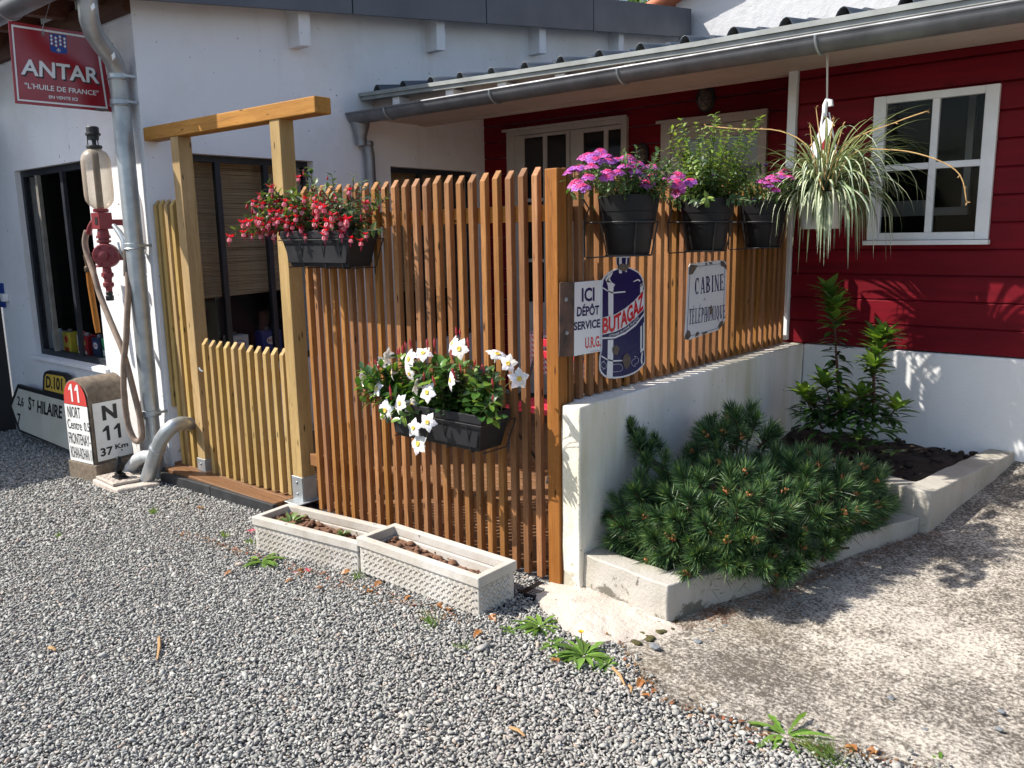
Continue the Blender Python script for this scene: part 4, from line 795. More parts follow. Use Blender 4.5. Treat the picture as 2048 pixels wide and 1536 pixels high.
for pts_ in ([(1100, 214), (1165, 226), (1150, 262), (1120, 300), (1088, 304), (1090, 250)], [(1366, 184), (1392, 180), (1418, 224), (1416, 262), (1396, 240), (1372, 226)], [(1056, 870), (1054, 836), (1078, 792), (1100, 800), (1104, 838), (1086, 878)], [(1360, 720), (1388, 706), (1388, 738), (1346, 790), (1348, 752)], [(1145, 850), (1152, 812), (1174, 806), (1182, 834)], [(1206, 832), (1212, 806), (1240, 800), (1252, 818)], [(1228, 204), (1250, 196), (1244, 226), (1232, 222)], [(1262, 200), (1296, 190), (1290, 214), (1270, 214)]):
    ch = MB(); ch.poly(pl2([(x+U(-4, 4), y_+U(-4, 4)) for x, y_ in pts_], .0016)); ch.build('enamel_chip', M['chip'], cs)
k = 10; ch = MB(); ch.poly(pl2([(1284+18*U(.7, 1.1)*math.cos(2*math.pi*i/k), 615+42*U(.7, 1.1)*math.sin(2*math.pi*i/k)) for i in range(k)], .002)); ch.build('enamel_chip', M['chip'], cs)
mb = MB(); mb.lathe([(.007, 0), (.007, .003), (.003, .005)], pl2([(1222, 522)])[0], 8, ax=NX); mb.build('screw', M['galv'], cs)
# projecting oil sign under the eave
an = thing('oil_sign', 'crimson enamel oil sign hanging under the eave, partly behind the downpipe', 'sign', (-5.8, 2.4, 2.65))
Z0 = lambda X, Y: (X/5.851, Y/5.851); pa = lambda pts, d=0: sgn(pts, (-5.79+d, 0, 0), NX, Z0)
mb = MB(); mb.prism(pa([(95, 245), (1163, 404), (1335, 1312), (178, 1208)]), (-.006, 0, 0)); mb.build('panel', M['antar'], an, bevel=.002, segs=1)
mb = MB(); A = [(131, 285), (1140, 440), (1262, 1275), (206, 1176)]; B = [(152, 312), (1118, 460), (1240, 1252), (224, 1160)]
pa_, pb_ = pa(A, .001), pa(B, .001); mb.add(pa_+pb_, [(i, (i+1) % 4, 4+(i+1) % 4, 4+i) for i in range(4)])
write(mb, 'ANTAR', pa([(245, 868), (1165, 980)], .0022), pa([(250, 682), (1150, 800)], .0022), 0, .022)
write(mb, '"L\'HUILE DE FRANCE"', pa([(290, 1030), (1155, 1120)], .0015), pa([(288, 965), (1152, 1062)], .0015), 0, .012); write(mb, 'EN VENTE ICI', pa([(572, 1150), (908, 1182)], .0015), pa([(572, 1114), (908, 1144)], .0015), 0, .02); mb.build('white_lettering', M['enamelwhite'], an)
mb = MB(); write(mb, 'ANTAR', pa([(262, 890), (1185, 1002)], .0012), pa([(266, 700), (1170, 820)], .0012), 0, .022); mb.build('letter_shadow', M['ink'], an)
mb = MB(); sh = lambda u, v: (lerp(575, 772, u)+lerp(0, 16, v), lerp(392, 610, v)+lerp(0, 22, u))
mb.poly(pa([sh(0, 0), sh(1, 0), sh(1, .9), sh(.93, 1), sh(.6, 1.0), sh(.5, 1.06), sh(.4, 1.0), sh(.07, .98), sh(0, .9)], .001), 0)
for i in range(4):
    for j in range(3):
        u, v = .11+.26*i, .12+.2*j+(.0 if i % 2 == 0 else .08); mb.poly(pa([sh(u, v-.1), sh(u+.08, v), sh(u, v+.1), sh(u-.08, v)], .0018), 1)
        if i < 3: mb.poly(pa([sh(u+.13, v-.02), sh(u+.18, v+.06), sh(u+.13, v+.14), sh(u+.08, v+.06)], .0016), 2)
for a, b_, c_ in ((.5, .74, .96), (.42, .8, .9), (.58, .8, .9)): mb.poly(pa([sh(a-.025, b_), sh(a+.025, b_), sh(a+.02, c_), sh(a-.02, c_)], .002), 1)
mb.poly(pa([sh(.38, .86), sh(.62, .86), sh(.62, .89), sh(.38, .89)], .002), 1); mb.build('crest', [plain('crest blue', (.02, .07, .34)), M['enamelwhite'], M['antar']], an)
mb = MB(); mb.poly(pa([(1080, 1290), (1140, 1268), (1240, 1270), (1285, 1300), (1200, 1306)], .0014)); mb.build('enamel_chip', M['chip'], an)
mb = MB(); h0 = pa([(505, 400)], .004)[0]; mb.tube([h0, h0+Vector((0, 0, .035)), h0+Vector((.0, .1, .3)), Vector((h0.x, 2.45, 3.15))], .0025, 6); mb.tube([h0+Vector((.0, .008*math.cos(a), .012*math.sin(a))) for a in [6.28*i/8 for i in range(9)]], .002, 5); mb.build('hanging_wire', M['galv'], an)
b = MB(); b.box((-5.80, 2.735, 2.42), (-5.785, 2.752, 2.85)); b.build('wall_bracket', M['rust'], an)
# leaning direction sign
ds = thing('direction_sign', 'old cream arrow road sign leaning against the shaded wall behind the milestone', 'road sign', (-7.3, 2.6, -.1))
Z3 = lambda X, Y: (X/3.49, 560+Y/3.49); p0, nn = Vector((0, 2.6, .12)), Vector((0, -1, .22)); pd = lambda pts, d=0: [PP(*Z3(*p), p0, nn)+nn.normalized()*d for p in pts]
ou = [(62, 880), (120, 728), (640, 868), (640, 1250), (490, 1196), (132, 1056)]
mb = MB(); mb.prism(pd(ou), (0, .03, -.0)); mb.build('panel', M['ink'], ds, bevel=.003)
mb = MB(); mb.poly(pd([(84, 880), (130, 757), (636, 895), (636, 1240), (490, 1188), (142, 1044)], .002)); mb.build('face', M['signcream'], ds)
mb = MB(); mb.prism(pd([(300, 775), (303, 670), (312, 642), (335, 632), (450, 652), (472, 668), (482, 700), (482, 830), (300, 775)][:-1], .004), (0, .03, 0)); pn = mb.build('route_plate', M['ink'], ds, bevel=.003)
mb = MB(); mb.poly(pd([(316, 765), (318, 675), (330, 655), (445, 674), (462, 695), (462, 802)], .006)); mb.build('plate_face', M['signyellow'], pn)
mb = MB(); D = lambda p: pd(p, .008); write(mb, 'D.101', D([(327, 752), (442, 776)]), D([(328, 668), (440, 686)]), 0, .03); mb.build('plate_lettering', M['ink'], pn); mb = MB(); D = lambda p: pd(p, .004)
write(mb, 'HILAIRE', D([(262, 926), (436, 970)]), D([(264, 838), (437, 880)]), 0, .03); mb.build('lettering', M['ink'], ds); mb = MB(); write(mb, 'S', D([(201, 906), (222, 912)]), D([(201, 812), (222, 818)]), 0, .03); write(mb, 'T', D([(224, 882), (246, 888)]), D([(224, 832), (246, 838)]), 0, .03); mb.build('lettering', M['ink'], ds); mb = MB(); write(mb, '2,6', D([(125, 884), (168, 896)]), D([(125, 808), (168, 822)]), 0, .02); mb.build('lettering', M['ink'], ds); mb = MB(); write(mb, '7', D([(126, 1010), (146, 1016)]), D([(124, 928), (146, 934)]), 0, .02)
mb.build('lettering', M['ink'], ds)

# ================================================================== KILOMETRE STONE
ks = thing('kilometre_stone', 'round topped granite kilometre stone with red and white painted faces', 'milestone', (-5.9, 2.45, -.08))
C0 = Vector((-5.805, 2.355, 0)); ul = Vector((-.99, -.14, 0)); ud = Vector((-.14, .99, 0)); BW, BD = .32, .29
K = lambda a, b, c: C0+ul*a+ud*b+Vector((0, 0, c))
mb = MB(); mb.prism([K(-.012, -.012, -.12), K(BW+.012, -.012, -.12), K(BW+.012, BD+.012, -.12), K(-.012, BD+.012, -.12)], (0, 0, .145)); mb.build('base', M['stone'], ks, bevel=.008)
mb = MB(); r = BW/2-.012; pr = [K(.012, 0, .02), K(BW-.012, 0, .02)]+[K(BW/2-r*math.cos(a), 0, .485+r*math.sin(a)) for a in [math.pi-(-math.pi)*i/16-math.pi for i in range(17)]]
pr = [K(BW-.012, 0, .02), K(.012, 0, .02)]+[K(BW/2-r*math.cos(math.pi*i/18), 0, .475+r*math.sin(math.pi*i/18)) for i in range(19)]
mb.prism(pr, ud*BD); rough(mb.build('body', M['stone'], ks, bevel=.012), .045, .006, .05)
F_ = lambda a, c, d=0: K(.012+a, 0, c)-ud*(.010+d)   # front face, a from the right-hand corner
Wd = BW-.024
mb = MB(); pr = [F_(Wd*.96, .44), F_(Wd*.04, .44)]+[F_(Wd/2+(r*.9)*-math.cos(math.pi*i/14)*1, .475+r*.9*math.sin(math.pi*i/14)) for i in range(15)]; mb.poly(pr[::-1]); mb.build('red_cap', M['paintred'], ks)
mb = MB(); mb.poly([F_(Wd*.97, .03), F_(Wd*.03, .03), F_(Wd*.03, .437), F_(Wd*.97, .437)]); mb.build('front_panel', M['paintwhite'], ks)
fx = lambda a0, a1, z, d=.0015: [F_(Wd*(1-a0), z, d), F_(Wd*(1-a1), z, d)]
mb = MB(); ones(mb, 2, fx(.26, .72, .46), fx(.26, .72, .585)); mb.build('white_digits', M['paintwhite'], ks)
mb = MB(); write(mb, 'NIORT', fx(.14, .66, .345), fx(.14, .66, .425), 0, 0); write(mb, 'Centre', fx(.08, .66, .262), fx(.08, .66, .33), 0, .0); write(mb, '0.5', fx(.76, .98, .262), fx(.76, .98, .325), 0, 0); write(mb, 'FRONTENAY-', fx(.07, .95, .155), fx(.07, .95, .235), 0, 0); write(mb, 'ROHAN-ROHAN 11', fx(.09, .96, .052), fx(.09, .96, .135), 0, 0)
mb.build('front_lettering', M['ink'], ks); mb = MB()
S_ = lambda b, c, d=0: C0+ul*(.012-.008-d)+ud*b+Vector((0, 0, c))
sx = lambda b0, b1, z: [S_(BD*b0, z, .0018), S_(BD*b1, z, .0018)]
write(mb, 'N', sx(.28, .66, .325), sx(.28, .66, .43), 0, .045); ones(mb, 2, sx(.22, .74, .18), sx(.22, .74, .285)); write(mb, '37', sx(.14, .46, .075), sx(.14, .46, .135), 0, .03); write(mb, 'Km', sx(.52, .86, .105), sx(.52, .86, .14), 0, .03); write(mb, '.', sx(.66, .71, .085), sx(.66, .71, .095), 0, .02); mb.build('side_lettering', M['ink'], ks)
mb = MB(); mb.poly([S_(BD*.06, .045), S_(BD*.97, .045), S_(BD*.97, .455), S_(BD*.06, .455)]); mb.build('side_panel', M['paintwhite'], ks)

# ================================================================== MANHOLE, FIGURINE, ELBOW PIPES
mh = thing('drain_cover', 'beige chequered drain cover on a small concrete base by the pipes', 'drain cover', (-5.55, 2.43, -.08))
mb = MB(); mb.prism([(-5.77, 2.30, -.14), (-5.38, 2.29, -.14), (-5.30, 2.55, -.14), (-5.78, 2.58, -.14)], (0, 0, .088)); rough(mb.build('base', M['pad'], mh, bevel=.012), .06, .008)
mb = MB(); mb.prism([(-5.74, 2.315, -.048), (-5.45, 2.30, -.048), (-5.43, 2.47, -.048), (-5.73, 2.52, -.048)], (0, 0, .018)); cv = mb.build('lid', plain('chequer lid', (.50, .44, .38), (.38, .33, .28), .7, 20), mh, bevel=.004)
mb = MB()
for i in range(9):
    for j in range(6): c = Vector((-5.715+.032*i, 2.335+.028*j, -.0295)); a = Vector((.011, .006, 0)) if (i+j) % 2 else Vector((-.006, .011, 0)); mb.obox(c, (a, Vector((-a.y, a.x, 0))*.3, (0, 0, .002)))
mb.build('tread', M['pad'], cv)
fg = thing('bird_figurine', 'small black cast bird figurine standing on the drain cover', 'figurine', (-5.56, 2.40, -.03))
mb = MB(); c = Vector((-5.555, 2.40, -.03)); mb.box((c.x-.05, c.y-.035, c.z), (c.x+.05, c.y+.035, c.z+.014)); mb.box((c.x-.033, c.y-.025, c.z+.0142), (c.x+.033, c.y+.025, c.z+.034)); mb.build('plinth', M['black'], fg, bevel=.003)
mb = MB(); mb.tube([c+Vector(p) for p in ((-.03, 0, .04), (-.012, 0, .055), (.0, 0, .08), (.006, 0, .108), (.006, 0, .128), (.0, 0, .142), (-.006, 0, .150))], [.012, .026, .032, .026, .017, .017, .006], 12); mb.tube([c+Vector(p) for p in ((-.008, 0, .140), (-.024, 0, .136), (-.03, 0, .130))], [.008, .005, .002], 8)
mb.tube([c+Vector(p) for p in ((-.02, 0, .06), (-.045, 0, .05), (-.062, 0, .052))], [.014, .01, .006], 8); mb.tube([c+Vector(p) for p in ((.02, -.018, .10), (.018, -.026, .07), (-.01, -.022, .045))], [.008, .014, .006], 8); mb.build('bird', M['black'], fg, smooth=50)
ep = thing('elbow_pipe', 'thick galvanised elbow pipe rising beside the drain and turning into the fence', 'pipe', (-5.4, 2.6, -.1))
E_ = [P(290, 972, 1, 2.52), P(312, 905, 1, 2.54), P(322, 880, 1, 2.55), P(333, 864, 1, 2.57), P(346, 852, 1, 2.60), P(362, 847, 1, 2.66), P(385, 848, 1, 2.80)]
mb = MB(); mb.tube([lerp(E_[i], E_[i+1], t/4) for i in range(len(E_)-1) for t in range(4)]+[E_[-1]], .047, 18); e_ = mb.build('pipe', M['galv'], ep, smooth=50)
b = MB(); dr = (E_[1]-E_[0]).normalized(); b.lathe([(.048, -.012), (.053, -.01), (.053, .01), (.048, .012)], E_[1]+dr*.03, 18, ax=dr); b.build('collar', M['galv'], e_, smooth=40)
pv = thing('drain_pipe', 'short pale plastic drain bend behind the galvanised elbow', 'pipe', (-5.65, 2.55, -.08))
mb = MB(); q = [P(256, 962, 1, 2.54), P(262, 935, 1, 2.545), P(275, 918, 1, 2.555), P(290, 912, 1, 2.57), P(310, 912, 1, 2.60)]; mb.tube(q, .042, 16); mb.build('pipe', M['pvc'], pv, smooth=50)

# ================================================================== OLD FUEL PUMP ON THE WALL
fp = thing('fuel_pump', 'antique wall fuel pump with glass cylinder, red cast body and wooden handle', 'fuel pump', (-5.88, 2.6, 1.2))
AX = Vector((-5.885, 2.6, 0)); A_ = lambda z, dx=0, dy=0: AX+Vector((dx, dy, z))
def glassjar():
    q = NT('dusty glass'); t = q.n('BsdfTransparent'); t.inputs[0].default_value = (.93, .88, .80, 1); n = q.noise(q.coord((3, 3, 1.5)), 3, 5); q.done(q.ramp(n, [(.3, (.62, .54, .45)), (.7, (.46, .37, .28))]), .35)
    m = q.n('MixShader'); lw_ = q.n('LayerWeight'); lw_.inputs[0].default_value = .4; q.set(m.inputs[0], q.math('ADD', q.math('MULTIPLY', lw_.outputs['Facing'], .6), .22)); q.t.links.new(t.outputs[0], m.inputs[1]); q.t.links.new(q.b.outputs[0], m.inputs[2]); q.t.links.new(m.outputs[0], q.out.inputs[0]); return q.mat
mb = MB(); mb.lathe([(.03, 1.768), (.045, 1.775), (.07, 1.795), (.088, 1.825), (.093, 1.86), (.093, 2.08), (.088, 2.115), (.07, 2.145), (.04, 2.165), (.03, 2.172)], AX, 28); mb.build('glass_cylinder', glassjar(), fp, smooth=60)
mb = MB(); mb.lathe([(.022, 1.765), (.022, 2.175)], AX, 12); mb.build('inner_tube', plain('tarnished tube', (.14, .10, .06), (.08, .055, .03), .6), fp, smooth=60)
mb = MB(); mb.lathe([(.046, 2.168), (.05, 2.172), (.05, 2.186), (.046, 2.19)], AX, 18); mb.lathe([(.012, 2.19), (.012, 2.25)], AX, 8)
for a in (.3, 2.4, 4.5): mb.tube([A_(2.185, .04*math.cos(a), .04*math.sin(a)), A_(2.255, .036*math.cos(a), .036*math.sin(a))], .004, 6)
mb.lathe([(.034, 2.225), (.036, 2.25), (.048, 2.256), (.048, 2.268), (.04, 2.272), (.04, 2.305), (.034, 2.312), (0, 2.313)], AX, 18); mb.build('cap', M['ink'], fp, smooth=40)
mb = MB(); mb.lathe([(.045, 1.748), (.05, 1.752), (.05, 1.768), (.04, 1.772)], AX, 18); mb.box((AX.x-.058, AX.y-.045, 1.635), (AX.x+.058, AX.y+.045, 1.745)); mb.lathe([(.038, 1.585), (.04, 1.60), (.034, 1.636)], AX, 14); mb.lathe([(.046, 1.572), (.046, 1.592), (.035, 1.592), (.035, 1.56), (.046, 1.56), (.046, 1.545), (.03, 1.54), (.03, 1.50)], AX, 16)
mb.lathe([(.025, -.05), (.075, -.045), (.083, -.03), (.083, .03), (.075, .045), (.025, .05)], A_(1.455, .015), 22, ax=(.75, -.65, 0)); mb.lathe([(.03, .05), (.03, .075), (.016, .08)], A_(1.455, .015), 12, ax=(.75, -.65, 0))
for i in range(6): a = 6.28*i/6; e1 = Vector((.65, .75, 0)); mb.lathe([(.009, .044), (.009, .056), (0, .057)], A_(1.455, .015)+e1*.062*math.cos(a)+Vector((0, 0, .062*math.sin(a))), 6, ax=(.75, -.65, 0))
mb.box((AX.x-.10, AX.y-.03, 1.44), (AX.x-.055, AX.y+.03, 1.50)); mb.box((AX.x-.08, AX.y-.04, 1.375), (AX.x-.03, AX.y+.0, 1.39)); mb.lathe([(.03, 1.30), (.034, 1.32), (.026, 1.385)], AX, 14); mb.lathe([(.04, 1.31), (.04, 1.335), (.03, 1.34)], AX, 6); mb.lathe([(.026, 1.235), (.03, 1.24), (.036, 1.245), (.036, 1.268), (.026, 1.272), (.026, 1.305)], AX, 14); mb.lathe([(.02, 1.205), (.022, 1.24)], AX, 12); bd_ = mb.build('pump_body', M['castred'], fp, smooth=35)
mb = MB(); mb.lathe([(.024, 1.145), (.027, 1.15), (.027, 1.178), (.02, 1.183), (.023, 1.19), (.023, 1.205), (.018, 1.21)], AX, 14); mb.box((AX.x-.0, AX.y-.048, 1.665), (AX.x+.04, AX.y-.0455, 1.715)); mb.build('black_fittings', M['ink'], bd_, smooth=40)
mb = MB(); mb.box((AX.x-.30, AX.y-.02, 1.455), (AX.x-.10, AX.y-.005, 1.475)); mb.tube([A_(1.46, -.29, -.01), A_(1.40, -.285, -.01), A_(1.37, -.28, -.01)], [.02, .014, .016], 8); mb.lathe([(.022, 1.34), (.024, 1.345), (.024, 1.375), (.02, 1.38)], A_(0, -.278, -.01), 10); mb.build('handle_bracket', plain('tarnished brass', (.13, .09, .05), (.06, .045, .03), .5, 20, metal=.5), fp, smooth=40)
mb = MB(); mb.tube([A_(1.345, -.278, -.01), A_(1.25, -.272, -.01), A_(.97, -.245, -.005), A_(.905, -.237, -.005)], [.017, .02, .021, .017], 10); mb.build('wooden_handle', M['cedar_post'], fp, smooth=50)
mb = MB(); b = [A_(1.70, -.055, -.02), A_(1.68, -.085, -.03), A_(1.655, -.12, -.03), A_(1.61, -.155, -.03)]; mb.tube(b, [.014, .016, .018, .02], 10); mb.build('hose_coupling', M['castred'], fp, smooth=50)
hz = [P(X_, Y_, 1, yy) for (X_, Y_, yy) in ((174, 462, 2.57), (170, 480, 2.56), (172, 500, 2.56), (180, 525, 2.56), (190, 555, 2.55), (200, 590, 2.55), (222, 645, 2.54), (245, 700, 2.53), (258, 745, 2.54), (268, 785, 2.56), (279, 830, 2.57), (284, 860, 2.57), (283, 876, 2.56), (277, 883, 2.55), (268, 878, 2.54), (258, 855, 2.53), (252, 825, 2.52), (248, 790, 2.51), (247, 755, 2.51), (248, 720, 2.52), (252, 680, 2.54), (254, 640, 2.56), (256, 600, 2.58), (257, 570, 2.60), (255, 545, 2.61))]
def smoothpath(pts, k=3):
    out = []
    for i in range(len(pts)-1):
        a = pts[max(i-1, 0)]; b_, c_ = pts[i], pts[i+1]; d_ = pts[min(i+2, len(pts)-1)]
        for j in range(k): t = j/k; out.append(.5*((2*b_)+(c_-a)*t+(2*a-5*b_+4*c_-d_)*t*t+(3*b_-a-3*c_+d_)*t**3))
    return out+[pts[-1]]
mb = MB(); mb.tube(smoothpath(hz), .0205, 12); mb.build('hose', M['hose'], fp, smooth=60)
mb = MB(); q = [P(255, 552, 1, 2.61), P(254, 520, 1, 2.62), P(251, 498, 1, 2.63)]; mb.tube(q, [.026, .024, .022], 10); mb.build('hose_clamp', plain('corroded clamp', (.08, .05, .035), (.03, .025, .02), .6, 30), fp, smooth=50)
mb = MB(); q = [P(251, 500, 1, 2.63), P(250, 488, 1, 2.63), P(247, 478, 1, 2.63), P(238, 464, 1, 2.62), P(227, 450, 1, 2.61)]; mb.tube(q, [.026, .024, .022, .02, .014], 10); mb.tube([P(247, 515, 1, 2.62), P(240, 500, 1, 2.6), P(236, 485, 1, 2.6)], .008, 8); mb.build('nozzle', M['galv'], fp, smooth=50)
b = MB(); b.box((AX.x-.03, AX.y+.04, 1.66), (AX.x+.03, YF+.0, 1.70)); b.box((AX.x-.03, AX.y+.03, 1.42), (AX.x+.03, YF, 1.47)); b.build('wall_bracket', M['castred'], fp)

# ================================================================== BLINDS, TINS, LAMPS, TERRACE FURNITURE
def blind(label, y0, y1, z0, z1, zt):
    t = thing('bamboo_blind', label, 'blind', (XW-.17, (y0+y1)/2, zt)); mb = MB(); n = int((zt-z0)/.011); V = []; k = 2*n
    V = [(XW-.20-(.0035 if i % 2 else 0), y, lerp(zt, z0 if y == y0 else z1, i/k)) for i in range(k+1) for y in (y0, y1)]
    mb.add(V, [(2*i, 2*i+1, 2*i+3, 2*i+2) for i in range(k)]); mb.build('slats', M['bamboo'], t)
    mb = MB()
    for i in range(7): y = lerp(y0+.03, y1-.03, i/6); mb.tube([(XW-.198, y, zt), (XW-.198, y, lerp(z0, z1, i/6))], .0012, 4)
    mb.build('cords', plain('blind cord', (.4, .3, .2)), t); mb = MB(); mb.tube([(XW-.198, y0, z0+.008), (XW-.198, y1, z1+.008)], .01, 8); mb.build('bottom_rail', M['bamboo'], t)
blind('bamboo blind half lowered behind the gate window', 3.06, 3.90, 1.12, 1.145, 2.135); blind('bamboo blind behind the steel window inside the terrace', 4.95, 5.95, 1.05, 1.05, 2.13)
def tin(label, x, y, z, w_, d_, h, col, cap, mark, axis, group):
    t = thing('oil_can', label, 'oil can', (x, y, z), group); mb = MB(); mb.box((x-w_/2, y-d_/2, z), (x+w_/2, y+d_/2, z+h)); mb.build('can', plain('tin '+label[:18], col, tuple(c*.85 for c in col), .35, 8, bump=0), t, bevel=.004)
    b = MB(); b.lathe([(.018, z+h), (.018, z+h+.022), (0, z+h+.023)], (x-w_*.2, y, 0), 10); b.build('cap', plain('can cap', cap), t); b = MB()
    fr = (lambda u, v, e: Vector((x-w_/2+u*w_, y-d_/2-e, z+v*h))) if axis == 0 else (lambda u, v, e: Vector((x+w_/2+e, y-d_/2+u*d_, z+v*h)))
    if mark == 'oval':
        for s_, m_, e in ((1, 0, .001), (.84, 1, .0018)): b.poly([fr(.5+.34*s_*math.cos(6.283*i/20), .66+.17*s_*math.sin(6.283*i/20), e) for i in range(20)], m_)
        write(b, 'ESSO', [fr(.28, .61, .0026), fr(.72, .61, .0026)], [fr(.28, .71, .0026), fr(.72, .71, .0026)], 2, .02); ms = [plain('mark blue', (.02, .05, .3)), M['enamelwhite'], M['enamelred']]
    elif mark == 'sun': b.poly([fr(.5+.22*math.cos(6.283*i/12), .7+.17*math.sin(6.283*i/12), .001) for i in range(12)], 0); b.poly([fr(.22, .2, .001), fr(.78, .2, .001), fr(.78, .36, .001), fr(.22, .36, .001)], 1); ms = [M['signyellow'] if col[0] < col[1]*3 and 0 else plain('mark '+label[:10], (.7, .45, .04) if col[1] < .2 else (.55, .03, .03)), plain('band '+label[:10], (.75, .7, .6) if col[1] < .2 else (.5, .04, .03))]
    else: b.poly([fr(.12, .28, .001), fr(.88, .28, .001), fr(.88, .52, .001), fr(.12, .52, .001)], 0); ms = [plain('stripe '+label[:10], (.45, .06, .05) if col[0] > .4 else (.7, .7, .66))]
    b.build('marking', ms, t)
Gt = 'oil cans in the left shop window'; yt = 2.92; z0 = .602
tin('pale grey oil can, first from the left in the shop window', -7.62, yt, z0, .135, .1, .19, (.55, .56, .56), (.5, .5, .5), 'stripe', 0, Gt)
tin('bright yellow oil can with a red mark in the shop window', -7.40, yt, z0, .15, .1, .20, (.62, .46, .05), (.2, .2, .2), 'sun', 0, Gt)
tin('narrow white oil can beside the dark red one in the shop window', -7.20, yt+.02, z0, .10, .09, .19, (.6, .6, .58), (.5, .1, .1), 'stripe', 0, Gt)
tin('dark red oil can with a yellow dot in the shop window', -7.06, yt, z0, .15, .1, .19, (.42, .02, .03), (.3, .3, .3), 'sun', 0, Gt)
tin('dark navy oil can with a white oval in the shop window', -6.84, yt, z0, .14, .1, .19, (.03, .04, .09), (.3, .3, .3), 'oval', 0, Gt)
tin('green oil can with a pale band in the shop window', -6.66, yt, z0, .14, .1, .19, (.02, .13, .07), (.5, .5, .5), 'stripe', 0, Gt)
tin('red and yellow oil can at the sunlit right end of the shop window', -6.50, yt-.02, z0, .12, .1, .20, (.5, .04, .05), (.5, .4, .1), 'sun', 0, Gt)
Gt = 'oil cans behind the gate window'; xx = XW-.26
tin('plain white oil can just behind the window bar at the gate', xx, 3.20, .602, .1, .15, .2, (.6, .6, .58), (.3, .3, .3), 'stripe', 1, Gt)
tin('white oil can with a blue oval behind the gate window', xx, 3.47, .602, .1, .16, .22, (.6, .6, .6), (.1, .1, .1), 'oval', 1, Gt)
tin('blue oil can with a white oval behind the gate window', xx, 3.76, .602, .1, .18, .23, (.03, .06, .26), (.1, .1, .1), 'oval', 1, Gt)
def lamp(label, c, n, s):
    t = thing('bulkhead_lamp', label, 'wall lamp', c); c = Vector(c); mb = MB(); n = Vector(n); mb.lathe([(.062, 0), (.062, .015), (.052, .02)], c, 20, ax=n); mb.v = [tuple(c+Vector(((v[0]-c.x)*.9*s, (v[1]-c.y)*s, (v[2]-c.z)*s*1.35))) for v in mb.v]; mb.build('base', M['ink'], t, smooth=40)
    mb = MB(); mb.lathe([(.046, .02), (.044, .05), (.03, .075), (0, .082)], c, 18, ax=n); mb.v = [tuple(c+Vector(((v[0]-c.x)*.9*s, (v[1]-c.y)*s, (v[2]-c.z)*s*1.4))) for v in mb.v]; mb.build('glass', plain('lamp glass', (.22, .19, .16), (.16, .14, .12), .2), t, smooth=60)
    mb = MB(); q = n.orthogonal().normalized(); 
    for k in range(3):
        a = Vector((1, 0, 0)) if abs(n.x) < .9 else Vector((0, 1, 0)); b_ = n.cross(a).normalized(); ang = k*math.pi/3; e = a*math.cos(ang)+b_*math.sin(ang); mb.tube([c+(e*.055*math.cos(w_)+n*.09*math.sin(w_))*s*1.1 for w_ in [math.pi*i/10 for i in range(11)]], .003, 5)
    for h, r_ in ((.035, .052), (.07, .034)): mb.tube([c+(a*r_*math.cos(w_)+b_*r_*math.sin(w_)+n*h)*s*1.12 for w_ in [6.283*i/14 for i in range(15)]], .003, 5, caps=False)
    mb.build('cage', M['steelblack'], t)
lamp('oval caged bulkhead lamp on the red wall between the two porch doors', (-3.733, 6.085, 2.175), (0, -1, 0), 1.15); lamp('caged round lamp high under the porch soffit above the right door', (-3.165, 6.085, 2.555), (.25, -1, -.25), 1.25)
tb = thing('terrace_table', 'terrace table seen through the fence gaps', 'table', (-3.75, 5.5, .012))
mb = MB(); mb.box((-4.25, 5.2, .72), (-3.2, 5.75, .75)); mb.build('table_top', M['deck'], tb)
for x in (-4.2, -3.28):
    for y in (5.24, 5.68): mb = MB(); mb.box((x, y, .012), (x+.04, y+.04, .72)); mb.build('leg', M['steelblack'], tb)
mb = MB(); mb.box((-4.30, 5.15, .752), (-3.15, 5.8, .757)); 
for (a, b_) in (((-4.302, 5.148), (-3.148, 5.148)), ((-3.148, 5.148), (-3.148, 5.802)), ((-4.302, 5.148), (-4.302, 5.802))):
    nseg = 24; L = [lerp(Vector((*a, 0)), Vector((*b_, 0)), i/nseg) for i in range(nseg+1)]; V = [(p.x+.012*math.sin(i*1.3), p.y+.012*math.cos(i*1.5), z) for i, p in enumerate(L) for z in (.755, .46+.02*math.sin(i*.8))]; mb.add(V, [(2*i, 2*i+1, 2*i+3, 2*i+2) for i in range(nseg)])
tag(mb.build('tablecloth', M['gingham']), 'red and white gingham cloth on the terrace table', 'tablecloth')
chm = plain('red chair enamel', (.62, .03, .06), (.55, .025, .05), .4)
cr = thing('folding_chair', 'red slatted folding chair on the terrace behind the corner post', 'chair', (-3.28, 4.15, .012))
mb = MB()
for k in range(4): mb.box((-3.48, 3.95+.1*k, .44), (-3.06, 4.02+.1*k, .455))
mb.build('seat', chm, cr, bevel=.003); mb = MB()
for z in (.72, .80): mb.box((-3.48, 4.36, z), (-3.06, 4.375, z+.05))
mb.build('backrest', chm, cr, bevel=.003)
for x in (-3.47, -3.08):
    for a, b_ in (((x, 3.95, .44), (x, 4.32, .012)), ((x, 4.38, .86), (x, 3.93, .012))): mb = MB(); mb.tube([a, b_], .01, 8); mb.build('leg', M['steelblack'], cr)

gr = thing('drain_grille', 'black slotted plastic grille between the second trough and the white pier', 'drain grille', (-2.14, 2.67, 0))
mb = MB(); mb.box((-2.205, 2.60, -.05), (-2.085, 2.748, .010)); mb.build('body', M['black'], gr, bevel=.003)
mb = MB()
for k in range(9): mb.box((-2.165, 2.612+.015*k, .0102), (-2.125, 2.618+.015*k, .0125))
mb.build('lit_slots', M['galv'], gr)  # pale bars stand for sunlit slots, the light put into their colour
